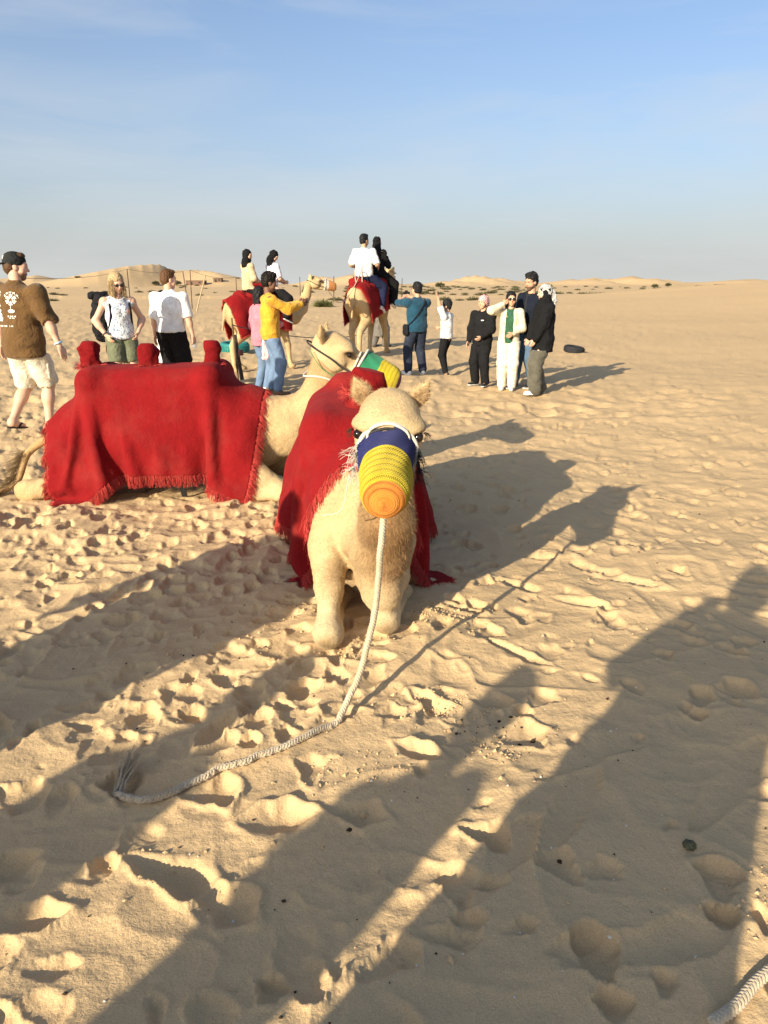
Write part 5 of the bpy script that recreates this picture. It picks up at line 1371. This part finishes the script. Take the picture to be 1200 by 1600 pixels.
# --- pair photographing the riders
x0, y0 = -1.89, 11.42
person('person in pink hoodie and pale jeans with long black hair beside the man in yellow', P_(x0, y0), -52, 1.55, SK_TAN, 1, rf=(.09, .02), lf=(-.10, -.04), rh=(.18, .28, 1.15), lh=(-.2, .2, 1.0), width=1.06,
       wear=(top((.62, .17, .22), .80, 1.95, .034, name='hoodie', hood=1), bottoms(None, .06, .018, 'jeans', JEAN_L), shoes((.62, .60, .58))), hair=long_hair(BLACK, .26, 0, .018), seed=11)
x0, y0 = -1.69, 11.06
yf = -72
_, T6 = person('man in yellow sweatshirt and light blue jeans holding up a phone to photograph', P_(x0, y0), yf, 1.75, SK_DARK, rf=(.11, .05), lf=(-.10, -.02), rh=(.085, .47, 1.335), lh=(-.04, .46, 1.345), foot_yaw=(-6, 6), head=(6, -10, 0), rpalm=(-.8, .2, .1), lpalm=(.8, .2, .1), curl=(1.0, 1.0), elbow=((.6, -.3, -1), (-.6, -.3, -1)),
       wear=(top((.54, .285, .025), .83, 1.95, .026, wr=.011, name='sweatshirt'), bottoms(None, .10, .020, 'jeans', JEAN_L), shoes((.10, .06, .03), (.25, .2, .12)), watch((.02, .02, .02), 'la')), hair=short_hair((.010, .008, .007), .018, .0), seed=13)
ph = thing('phone', 'dark phone held up by the man in the yellow sweatshirt', 'phone', tuple(np.array(T6['root'].location)), radians(yf))
ph_m = plain('phone_black', (.015, .015, .017), .25, 0, .5, .1, 20, 0)
bm_ = MB().box((.02, .565, 1.385), (.15, .010, .075)).mesh('phone_body', False)
po = obj('phone_body', bm_, ph_m, ph); mo = po.modifiers.new('round', 'BEVEL'); mo.width = .004; mo.segments = 2
obj('screen', MB().box((.02, .5595, 1.385), (.138, .002, .066)).mesh('screen', False), plain('phone_glass', (.04, .045, .05), .1, 0, .6, .1, 20, 0), ph)
# pink scarf end hanging from the pair's hands
scarf_v, scarf_f = blob([rc((0, 0, .0), (.01, .0, -.30), .035, .055, (V(0, 1, 0), .35))], .012, .02, (), [(.012, .07, .2)], 5)
sc_ = tag(obj('scarf', mesh_np('scarf', scarf_v, scarf_f), fabric((.60, .42, .44))), 'pale pink scarf end hanging between the pink hoodie and the yellow sweatshirt', 'scarf'); sc_.location = (-1.80, 11.18, gz(-1.8, 11.2) + .86)

# --- riders
def rider(label, cam_loc, cam_rz, cscale, along, H, zoff=0., side=0., **kw):
    s = H / 1.75
    R = rotz(cam_rz); p = np.array(cam_loc) + R @ V(side * cscale, along * cscale, 0)
    zs = cam_loc[2] + cscale * 1.64 + zoff
    loc = (p[0], p[1], zs - s * .87)
    kw.setdefault('rf', (.36, .16, .16, .45)); kw.setdefault('lf', (-.36, .16, .16, .45))
    return person(label, loc, math.degrees(cam_rz), H, hips=(0, 0, .925), knee=((1.0, .9, .3), (-1.0, .9, .3)), group='camel riders', **kw)
CL = tuple(camC.location); DL = tuple(camD.location)
HJ = fabric((.010, .010, .011))
rider('rear rider in beige top and black headscarf on the standing camel', CL, CA, .95, -.26, 1.46, skin=SK_LIGHT, female=1, rh=(.16, .26, 1.02), lh=(-.12, .28, 1.02), head=(-46, -3, 0), wear=(top((.50, .36, .22), .86, 1.95, .02), bottoms(BLACK, .12, .03), shoes((.5, .48, .46))), hair=hijab(HJ, .32), seed=15, vox=.017, head_v=.009)
rider('front rider in pale lilac top and black headscarf looking down on the standing camel', CL, CA, .95, .30, 1.46, skin=SK_LIGHT, female=1, lean=(0, .06), rh=(.12, .34, 1.05), lh=(-.08, .34, 1.05), head=(-40, -28, 0), wear=(top((.60, .56, .62), .86, .8, .022), bottoms(BLACK, .08, .05), shoes((.02, .02, .02))), hair=hijab(HJ, .34), seed=17, vox=.017, head_v=.009)
lapc, lapf = blob([el((0, 0, 0), (.17, .20, .05)), rc((.12, .05, -.02), (.24, .1, -.28), .08, .10)], .014, .05, (), [(.014, .12, 1.)], 4)
lp_ = tag(obj('lap_cloth', mesh_np('lap_cloth', lapc, lapf), RED), 'red cloth bunched over the lap of the rider in beige', 'cloth')
pc = np.array(CL) + rotz(CA) @ V(.03, -.10, 0); lp_.location = (pc[0], pc[1], CL[2] + 1.66); lp_.rotation_euler = (0, 0, CA)
rider('man in white T-shirt and navy trousers riding seen from behind', DL, DA, 1.10, -.24, 1.80, skin=SK_MID, rh=(.25, .22, 1.08), lh=(-.25, .22, 1.08), head=(-20, 0, 0), width=1.08, wear=(top(WHITE_F, .88, .85, .03), bottoms((.014, .018, .045), .14, .035), shoes((.62, .60, .58))), hair=short_hair(BLACK, .012), seed=19, vox=.017, head_v=.009, beard=.6)
rider('woman in long black clothes and headscarf riding in front of the man in white', DL, DA, 1.10, .36, 1.70, .04, .05, skin=SK_MID, female=1, rh=(.2, .3, 1.08), lh=(-.2, .3, 1.08), head=(-15, 0, 0), wear=(robe(BLACK, .55, .05, 'abaya', HJ), bottoms(BLACK, .06, .05), shoes((.03, .03, .03))), hair=hijab(HJ, .40), seed=21, vox=.017, head_v=.009)
# tail rope and grab handle at the saddle of the far camel
hd = thing('saddle_handle', 'pale rope grab handle behind the man riding in white', 'handle', (DL[0], DL[1], DL[2] + 1.7), DA, None, 1.1)
obj('grip', MB().tube(spline([(-.07, -.52, -.02), (-.075, -.56, .20), (0, -.57, .26), (.075, -.56, .20), (.07, -.52, -.02)], 24), .012, 8).mesh('grip'), ROPE, hd)
x0, y0 = -.13, 19.9
person('handler in pale grey trousers walking behind the far standing camel', P_(x0, y0), -60, 1.7, SK_MID, rf=(.1, .16), lf=(-.1, -.14), wear=(robe((.13, .12, .105), .30, .02, 'long_shirt'), bottoms((.12, .11, .10), .06, .05), shoes((.015, .015, .015))), hair=short_hair(), seed=23, vox=.018, head_v=.01, group='camel handlers')

# --- blue shirt man with a camera, the waving boy
x0, y0 = .62, 14.13
bf_ = 24
_, T11 = person('man in teal shirt with shoulder bag photographing the riders from behind', P_(x0, y0), bf_, 1.67, SK_TAN, rf=(.15, .0), lf=(-.17, .03), foot_yaw=(-14, 12), rh=(.03, .36, 1.50), lh=(-.10, .36, 1.50), elbow=((1, -.1, -.5), (-1, -.1, -.5)), rpalm=(-.6, .6, 0), lpalm=(.6, .6, 0), curl=(1.1, 1.1), width=1.14, head=(4, 2, 0),
       wear=(top((.009, .048, .082), .84, .85, .032, wr=.010), bottoms(None, .05, .03, 'trousers', JEAN_D), shoes((.66, .65, .63))), hair=short_hair(BLACK, .016), seed=25)
cm = thing('camera', 'black camera held up by the man in the teal shirt', 'camera', tuple(np.array(T11['root'].location)), radians(bf_), None, 1.67 / 1.75)
CBLK = plain('camera_black', (.013, .013, .014), .5, 0, .4, .1, 40, .1)
obj('camera_body', MB().box((-.035, .42, 1.555), (.135, .06, .09)).box((-.035, .42, 1.61), (.05, .05, .03)).mesh('camera_body', False), CBLK, cm)
obj('lens', MB().lathe([(.001, .09), (.030, .09), (.034, .085), (.034, 0), (.001, 0)], 16, (-.035, .45, 1.55), rotx(-pi / 2)).mesh('lens'), CBLK, cm)
bag = thing('shoulder_bag', 'small black bag on a strap across the back of the man in teal', 'bag', tuple(np.array(T11['root'].location)), radians(bf_), None, 1.67 / 1.75)
v, f_ = blob([rc((-.235, -.02, .84), (-.235, .06, .84), .075, .075, (V(1, 0, 0), .45)), rc((-.235, -.02, .92), (-.235, .06, .92), .072, .072, (V(1, 0, 0), .45))], .011, .02); obj('bag_body', mesh_np('bag_body', v, f_), BKP, bag)
sv = T11['shirt'][0]; bk_ = sv[sv[:, 1] < -.02]; pts = []
for t in np.linspace(0, 1, 22):
    x = .13 * (1 - t) - .215 * t; z = 1.43 * (1 - t) + .97 * t
    k = np.argsort((bk_[:, 0] - x) ** 2 + (bk_[:, 2] - z) ** 2)[:5]; pts.append((x, bk_[k, 1].min() - .010, z))
pts = [(.135, .06, 1.45), (.14, .0, 1.472), (.138, -.05, 1.465)] + pts + [(-.24, -.02, .95)]
pp = np.array(pts); pp[1:-1] = .5 * pp[1:-1] + .25 * (pp[:-2] + pp[2:])
obj('strap', MB().tube(spline(pp, 60), .011, 6).mesh('strap'), BKP, bag)
x0, y0 = 1.17, 13.92
person('boy in white T-shirt and black trousers waving one raised arm', P_(x0, y0), 62, 1.35, SK_MID, rf=(.11, .06), lf=(-.11, -.05), rh=(.26, .30, 1.12), lh=(-.20, .16, 1.86), foot_yaw=(-8, 10), elbow=((.7, -1, -.3), (-1, -.2, 0)), lpalm=(0, 1, 0), curl=(.7, .25), head=(10, 4, 0),
       wear=(top(WHITE_F, .88, .85, .03), bottoms(BLACK, .04, .016), shoes((.03, .03, .03)), sunglasses), hair=short_hair(BLACK, .024, .01), seed=27)

# --- the group of four on the right
x0, y0 = 1.61, 12.14
_, T13 = person('child in black with pink checked headscarf and glasses', P_(x0, y0), 142, 1.42, SK_TAN, rf=(.13, .0), lf=(-.14, .06), rh=(.30, .04, .86), lh=(-.10, .21, .98), foot_yaw=(-14, 14), head=(-6, 0, 0), lean=(0, .0), width=1.08, elbow=((.6, -1, -.3), (-.9, -.6, -.3)), curl=(.5, .9),
       wear=(top(BLACK, .80, 1.95, .035, name='jacket'), bottoms(BLACK, .03, .035), shoes((.02, .02, .02))), hair=wrap(KEF_P, tails=((.05, -.10, -.02, .085, -.06, -.24), (-.04, -.11, -.02, -.06, -.11, -.22)), r=.032), seed=29)
mk = MB().box((-.085, .172, 1.30), (.05, .008, .018), rotz(radians(20))).mesh('chest_mark', False)
obj('chest_mark', mk, plain('white_mark', (.7, .7, .7), .8), T13['root'])
x0, y0 = 1.985, 11.76
_, T14 = person('woman in long cream cardigan and green top adjusting her large sunglasses', P_(x0, y0), 168, 1.50, SK_TAN, 1, rf=(.10, .0), lf=(-.09, .04), rh=(.125, .16, 1.56), lh=(-.06, .20, 1.03), elbow=((1, .1, -.8), (-1, -.7, -.3)), rpalm=(-.3, -1, .3), lpalm=(.3, -1, 0), curl=(.7, .6), head=(12, -2, 0), width=1.05,
       wear=(top((.025, .085, .045), .86, .3, .012, .06, name='top'), bottoms((.66, .60, .47), .02, .03), top((.62, .54, .38), .52, 1.95, .026, name='cardigan', open_front=.085, flare=.03, low_neck=.04), shoes((.72, .71, .69)), lambda T: sunglasses(T, .031)), hair=long_hair(BLACK, .24, 0, .010), seed=31)
x0, y0 = 2.33, 12.0
person('tall man in navy jacket and blue jeans with hand in pocket', P_(x0, y0), 128, 1.77, SK_MID, rf=(.07, .20), lf=(-.12, -.03), rh=(.30, .05, .86), lh=(-.235, .12, .90), foot_yaw=(8, -4), head=(-2, -9, 0), lean=(0, -.015), beard=.75, elbow=((.8, -1, -.2), (-.9, -.8, -.2)), curl=(.6, .9),
       wear=(top((.02, .022, .025), .9, .2, .012, .068, name='shirt'), top((.010, .013, .022), .84, 1.95, .032, name='jacket', open_front=.045, low_neck=.03), bottoms(None, .05, .022, 'jeans', JEAN_M), shoes((.02, .02, .022))), hair=short_hair(BLACK, .016, .0), seed=33)
x0, y0 = 2.40, 11.22
def kef_tail(T):
    v, f_ = blob([rc((.0, -.115, .03), (.0, -.150, -.10), .050, .062, (V(1, 0, 0), .7)), rc((.0, -.150, -.10), (.01, -.145, -.30), .062, .045, (V(1, 0, 0), .5)), rc((.05, -.11, .0), (.07, -.12, -.2), .03, .035)], .010, .03, (), [(.010, .06, .4)], 3)
    obj('scarf_tail', mesh_np('scarf_tail', v @ T['RH'].T + T['hc'], f_), KEF_B, T['root'])
person('person in loose black top and wide grey trousers with black and white checked headscarf', P_(x0, y0), 98, 1.59, SK_LIGHT, 1, rf=(.10, -.04), lf=(-.10, .12), rh=(.17, .18, .90), lh=(-.15, .2, .88), head=(-4, 0, 0), width=1.1, lean=(0, .0), foot_yaw=(-6, 10), elbow=((.4, -1, -.2), (-.4, -1, -.2)),
       wear=(top(BLACK, .70, 1.95, .055, name='loose_top', mat=HJ, wr=.012), bottoms((.085, .080, .060), .0, .055, wr=.010), hijab(HJ, .24, 'inner_scarf'), kef_tail, shoes((.70, .69, .67))), hair=wrap(KEF_B, 'headscarf', (), .03), seed=35)

# --- bystanders behind the camera, whose shadows fall across the foreground
cas = dict(head_v=.010, vox=.02, group='bystanders behind the camera')
person('man standing behind the camera holding up a phone', P_(-.80, -.43), 0, 1.86, SK_TAN, rh=(.06, .24, 1.42), lh=(-.06, .24, 1.42), rf=(.20, 0), lf=(-.20, 0), width=1.2, elbow=((1, -.1, -1.2), (-1, -.1, -1.2)), wear=(robe((.2, .22, .26), .12, .36), shoes((.1, .1, .1))), hair=short_hair(), **cas)
person('person in loose shirt behind the camera on the left', P_(-2.09, -1.12), 8, 1.67, SK_TAN, rf=(.08, 0), lf=(-.08, .05), rh=(.05, .24, 1.15), lh=(-.05, .24, 1.15), width=1.0, wear=(top((.3, .2, .2), .84, 1.9, .02), bottoms((.08, .08, .1), .05, .03), shoes((.1, .1, .1))), hair=short_hair(), **cas)
person('slim person in long robe further left behind the camera', P_(-3.14, -1.10), 0, 1.72, SK_TAN, wear=(robe((.5, .48, .44), .12, .03), shoes((.1, .1, .1))), hair=short_hair(), **cas)
person('person in wide pale robe left of the camera', P_(-2.97, 1.03), -20, 1.80, SK_MID, rh=(.34, .1, .95), lh=(-.34, .1, .95), width=1.15, wear=(robe((.55, .53, .5), .12, .06), shoes((.1, .1, .1))), hair=wrap(KEF_B, tails=((.05, -.1, 0, .07, -.1, -.25),)), **cas)
person('person in long dark jacket beside the wide pale robe', P_(-2.55, 1.00), -10, 1.76, SK_MID, width=1.1, wear=(robe((.03, .03, .03), .15, .09, 'long_jacket'), shoes((.1, .1, .1))), hair=short_hair(), **cas)

# ------------------------------------------------------------------ tyres, posts, wires
def tyre(label, loc, rot, mat, sc=1.):
    t = thing('tyre', label, 'tyre', loc, 0, None, sc); t.rotation_euler = rot
    a = np.linspace(-1, 1, 13); prof = [(.19, -.085), (.215, -.105), (.27, -.112), (.315, -.098), (.332, -.07), (.338, 0), (.332, .07), (.315, .098), (.27, .112), (.215, .105), (.19, .085), (.205, .06), (.28, .04), (.30, 0), (.28, -.04), (.205, -.06), (.19, -.085)]
    obj('carcass', MB().lathe(prof[::-1], 48).mesh('carcass'), mat, t)
    tr = MB()
    for k in range(44):
        b = k * 2 * pi / 44
        for z, o in ((-.045, 0), (.045, .5), (0, .25)):
            q = b + o * 2 * pi / 44; tr.box((cos(q) * .337, sin(q) * .337, z), (.016, .032, .034), rotz(q))
    tag(obj('tread', tr.mesh('tread', False), mat, t), kind='stuff')
    return t
RUB = plain('tyre_rubber', (.020, .021, .023), .8, 0, .25, .3, 14, .4); TEAL = plain('teal_paint', (.02, .17, .16), .6, 0, .3, .3, 10, .3)
tyre('black tyre half buried flat in the sand on the right', (4.80, 18.65, gz(4.8, 18.65) + .085), (radians(7), radians(5), .4), RUB, .76)
tyre('teal painted tyre lying on the sand behind the leaning dark post', (-3.72, 18.4, gz(-3.7, 18.4) + .14), (radians(3), radians(-3), 1.), TEAL, 1.08)
WOOD = plain('weathered_wood', (.10, .065, .04), .9, 0, .15, .45, 25, .6); WOODP = plain('pale_pole', (.34, .26, .16), .85, 0, .2, .3, 25, .5); WOODD = plain('dark_pole', (.055, .042, .032), .9, 0, .15, .3, 25, .5)
def pole(label, x, y, h, lean_x=0., lean_y=0., r=.03, mat=WOODP, square=False, name='fence_post', extra=None):
    z = gz(x, y); o = thing(name, label, 'post', (x, y, z - .15))
    p = spline([(0, 0, 0), (lean_x * .3, lean_y * .3, h * .34), (lean_x * .62, lean_y * .62, h * .66), (lean_x, lean_y, h + .15)], 12)
    obj('shaft', MB().tube(p, np.linspace(r, r * .8, 12), 4 if square else 8).mesh('shaft', not square), mat, o)
    if extra: extra(o)
    return V(x + lean_x, y + lean_y, z + h)
def band(o): obj('cloth_tie', MB().tube([(-.012, 0, .60), (-.02, 0, .70)], .045, 8).mesh('cloth_tie'), fabric((.18, .07, .06)), o)
pole('dark leaning square post beside the pink hoodie', -2.47, 12.79, .80, -.10, .02, .042, WOODD, True, extra=band)
pole('thin stick tied to the dark leaning post', -2.56, 12.85, 1.08, -.06, .02, .018, WOOD)
tops = []
for lab, x, y, h, lx, r, m in (('pale leaning pole behind the man in the white T-shirt', -11.9, 47.5, 2.15, .75, .05, WOODP), ('thin dark pole left of the leaning pale pole', -12.6, 48.5, 2.4, -.2, .03, WOODD), ('thin dark pole farthest behind the man in white T-shirt', -12.9, 50.5, 2.5, .05, .03, WOODD),
                               ('pale pole behind the shoulder of the man in brown', -10.2, 21.5, 1.75, -.22, .035, WOODP), ('dark pole above the head of the blonde woman', -15.5, 46., 2.5, .0, .035, WOODD), ('slim dark post left of the women riders', -12.1, 62., 2.2, .02, .035, WOODD), ('slim post between the two standing camels', -5.2, 78., 2.6, .05, .045, WOODD),
                               ('slim far post right of the yellow sweatshirt', -9.2, 83., 2.6, .0, .04, WOODD), ('bent far post near the teal shirt', 2.2, 96., 2.8, .1, .05, WOODD)):
    tops.append(pole(lab, x, y, h, lx, 0, r, m))
WIRE = plain('wire', (.10, .09, .08), .6, .3, .3, .1, 20, 0)
def wire(lab, a, b, sag, r=.006):
    t = np.linspace(0, 1, 24)[:, None]; p = a + (b - a) * t - V(0, 0, 1) * sag * (4 * t * (1 - t))
    tag(obj('wire', MB().tube(p, r, 5).mesh('wire'), WIRE), lab, 'wire')
wire('thin wire between the pale pole and the dark pole at left', tops[3], tops[4], .2, .008)
wire('thin wire running to the leaning pale pole', tops[4], tops[1], .15, .010)
wire('thin wire right of the leaning pale pole', tops[2], tops[5], .25, .012)
wire('dark rope stretched low across the sand from the stick behind the yellow sweatshirt', V(-2.6, 12.9, gz(-2.6, 12.9) + .95), V(-.6, 23.5, gz(-.6, 23.5) + .12), .18, .010)

# ------------------------------------------------------------------ plants
LEAF = plain('dry_leaf', (.115, .125, .045), .8, 0, .15, .4, 40, 0); LEAF2 = plain('grey_scrub', (.105, .10, .055), .85, 0, .1, .4, 30, 0); TWIG = plain('twig', (.12, .085, .05), .9, 0, .1, .3, 30, 0)
def scrub_mesh(seed, n, h, w, blade=.02, up=.9):
    rs = np.random.default_rng(seed)
    a = rs.uniform(0, 2 * pi, n); rr_ = np.sqrt(rs.uniform(size=n)) * w
    root_ = np.c_[np.cos(a) * rr_ * .45, np.sin(a) * rr_ * .45, np.zeros(n)]
    d = np.c_[np.cos(a) * rr_ / w * .9, np.sin(a) * rr_ / w * .9, np.full(n, up)] 
    return strands('scrub', root_, d, h, blade, 4, .28, .35, seed, .16)
gb = thing('desert_shrub', 'green tufted shrub on the rise between the two standing camels', 'shrub', (-4.4, 54.5, gz(-4.4, 54.5) - .05), 0, 'scrub on the plain')
obj('foliage', scrub_mesh(3, 600, .62, .75, .016, .75), LEAF, gb); obj('stem', scrub_mesh(4, 60, .35, .5, .015), TWIG, gb)
rs_ = np.random.default_rng(17)
protos = [scrub_mesh(30 + k, 130, .9, .8, .045, .6) for k in range(5)]
for m in protos: m.materials.append(LEAF2)
k = 0
while k < 296:
    px = rs_.uniform(-.56, .56); y = 92 + 330 * rs_.uniform() ** 1.5
    dens = .25 if px < -.05 else (1. if px < .25 else .55)
    if rs_.uniform() > dens: continue
    x = px * y
    if x > 2 and y < 112 and rs_.uniform() < .8: continue
    o = obj('desert_shrub', protos[k % 5]); s_ = rs_.uniform(.25, .7) * (1 + y / 420)
    o.location = (x, y, gz(x, y) - .06); o.rotation_euler = (0, 0, rs_.uniform(0, 6.28)); o.scale = (s_ * 1.25, s_ * 1.25, s_ * .85)
    tag(o, 'low grey-green desert shrub on the far plain', 'shrub', 'scrub on the plain'); k += 1
# a few small trees and sheds far off
def far_tree(x, y, h, lab):
    t = thing('far_tree', lab, 'tree', (x, y, gz(x, y) - .1), 0, 'far desert trees')
    obj('trunk', MB().tube([(0, 0, 0), (.1, 0, h * .3), (.0, .1, h * .55)], [.22, .16, .1], 8).mesh('trunk'), TWIG, t)
    c_ = scrub_mesh(int(x * 7) % 97, 420, h * .42, h * .6, .10, .3); o = obj('crown', c_, LEAF2, t); o.location = (0, 0, h * .42)
for x, y, h, lab in ((20, 270, 2.8, 'tree just right of the teal shirt on the skyline'), (14, 300, 2.6, 'tree left of the teal shirt on the skyline'), (118, 330, 2.6, 'lone tree on the skyline at the right'), (150, 400, 2.8, 'dark tree near the far white sheds'), (-100, 366, 3.5, 'bushy tree at the foot of the large dune'), (-112, 372, 3.0, 'small tree left of the dune camp'), (232, 430, 3.0, 'tree at the far right skyline'), (52, 240, 2.2, 'tree on the scrub plain behind the tall man')):
    far_tree(x, y, h, lab)
SHED = plain('whitewash', (.55, .52, .48), .9, 0, .1, .1, 2, 0); SHEDD = plain('brown_shed', (.16, .10, .07), .9, 0, .1, .3, 2, 0); WIN = plain('shed_opening', (.03, .03, .03), .7, 0, .2, .1, 2, 0)
def shed(x, y, w, d, h, lab, mat):
    s_ = thing('shed', lab, 'shed', (x, y, gz(x, y) - .3))
    obj('wall', MB().box((0, 0, h / 2), (w, d, h)).mesh('wall', False), mat, s_)
    obj('roof', MB().box((0, 0, h + .12), (w + .5, d + .5, .2)).mesh('roof', False), SHEDD, s_)
    obj('door', MB().box((-w * .2, -d / 2 - .02, h * .4), (1.0, .06, h * .75)).mesh('door', False), WIN, s_)
    obj('window', MB().box((w * .25, -d / 2 - .02, h * .6), (1.0, .06, .8)).mesh('window', False), WIN, s_)
for a_ in ((-92, 372, 9, 5, 2.0, 'long brown shed at the foot of the large dune', SHEDD), (-106, 380, 5, 4, 1.8, 'brown shed left of the long one under the dune', SHEDD), (-83, 380, 4, 4, 1.8, 'small brown shed right of the long one under the dune', SHEDD), (-58, 330, 4, 4, 1.6, 'pale shed left under the large dune', SHED), (176, 420, 5, 4, 2.0, 'white shed on the far right skyline', SHED), (190, 430, 4, 4, 2.5, 'smaller white shed on the far right skyline', SHED)):
    shed(*a_)

# ------------------------------------------------------------------ crumbs, droppings, bits on the sand
def crumbs(name, pts, size, mat, seed, sub=1):
    rs = np.random.default_rng(seed); base = np.array([[1, 0, 0], [-1, 0, 0], [0, 1, 0], [0, -1, 0], [0, 0, 1], [0, 0, -1]], float)
    F = np.array([[0, 2, 4], [2, 1, 4], [1, 3, 4], [3, 0, 4], [2, 0, 5], [1, 2, 5], [3, 1, 5], [0, 3, 5]])
    n = len(pts); s_ = size * rs.lognormal(0, .45, n); v = base[None] * rs.uniform(.6, 1.25, (n, 6, 1)) * s_[:, None, None] * np.array([1, 1, .75])
    a = rs.uniform(0, 6.28, n); c_, q = np.cos(a), np.sin(a); v = np.stack([v[..., 0] * c_[:, None] - v[..., 1] * q[:, None], v[..., 0] * q[:, None] + v[..., 1] * c_[:, None], v[..., 2]], -1)
    v = v + np.asarray(pts)[:, None]; f = (F[None] + np.arange(n)[:, None, None] * 6).reshape(-1, 3)
    return obj(name, mesh_np(name, v.reshape(-1, 3), f, False), mat)
def scatter(clusters, seed):
    rs = np.random.default_rng(seed); P = []
    for (x, y, sx, sy, n) in clusters: P.append(np.c_[rs.normal(x, sx, n), rs.normal(y, sy, n)])
    P = np.concatenate(P); P = P[P[:, 1] > 1.0]; return np.c_[P, height(P[:, 0], P[:, 1]) + .002]
tag(crumbs('sand_clods', scatter([(-.16, 3.02, .05, .04, 60), (-.10, 3.12, .06, .05, 40), (.28, 3.40, .10, .09, 170), (.22, 2.62, .08, .05, 70), (-.02, 2.17, .14, .06, 90), (.42, 2.30, .05, .06, 60), (.36, 2.52, .12, .08, 60), (-.8, 3.2, .2, .12, 60), (-.42, 3.5, .10, .1, 80), (1.06, 1.55, .08, .08, 60), (.7, 3.4, .4, .3, 70), (-.4, 2.2, .6, .5, 120)], 3), .0052, sand, 4), kind='stuff')
DUNG = plain('dry_droppings', (.045, .032, .02), .9, 0, .1, .3, 40, .3)
rs_ = np.random.default_rng(23); q = np.c_[rs_.uniform(-3.2, 4.2, 150), rs_.uniform(1.1, 1.0 + 7.5, 150)]
q2 = scatter([(-.2, 1.6, .35, .3, 26), (.9, 2.0, .5, .5, 22), (.45, 2.45, .1, .08, 26), (-1.0, 3.0, .3, .2, 30), (1.5, 4.2, .6, .5, 20)], 8)
tag(crumbs('droppings_and_grit', np.r_[np.c_[q, height(q[:, 0], q[:, 1]) + .002], q2], .0045, DUNG, 5), kind='stuff')
tag(crumbs('pale_shell_bits', scatter([(0, 2.2, .8, .7, 60), (.5, 1.7, .5, .4, 20)], 11), .0035, plain('shell_white', (.62, .56, .46), .7), 6), kind='stuff')
bx_, by_ = .924, 1.783
v, f_ = blob([el((0, 0, .008), (.019, .017, .014))], .003, .01, (), [(.0025, .015, 1.)], 2)
o = tag(obj('dung_ball', mesh_np('dung_ball', v, f_), plain('green_dung', (.10, .095, .055), .95, 0, .05, .4, 120, .6)), 'round dull green pellet lying on shaded sand at lower right', 'pellet'); o.location = (bx_, by_, hz(bx_, by_) + .002)
# bits of straw
st = MB(); rs_ = np.random.default_rng(31)
for k in range(70):
    x, y = rs_.uniform(-1.2, 1.4), rs_.uniform(1.2, 4.5); a = rs_.uniform(0, 6.28); l = rs_.uniform(.012, .035)
    st.tube([(x, y, hz(x, y) + .003), (x + cos(a) * l, y + sin(a) * l, hz(x + cos(a) * l, y + sin(a) * l) + .004)], .0011, 4)
tag(obj('straw', st.mesh('straw'), plain('straw_dry', (.42, .33, .18), .8)), kind='stuff')
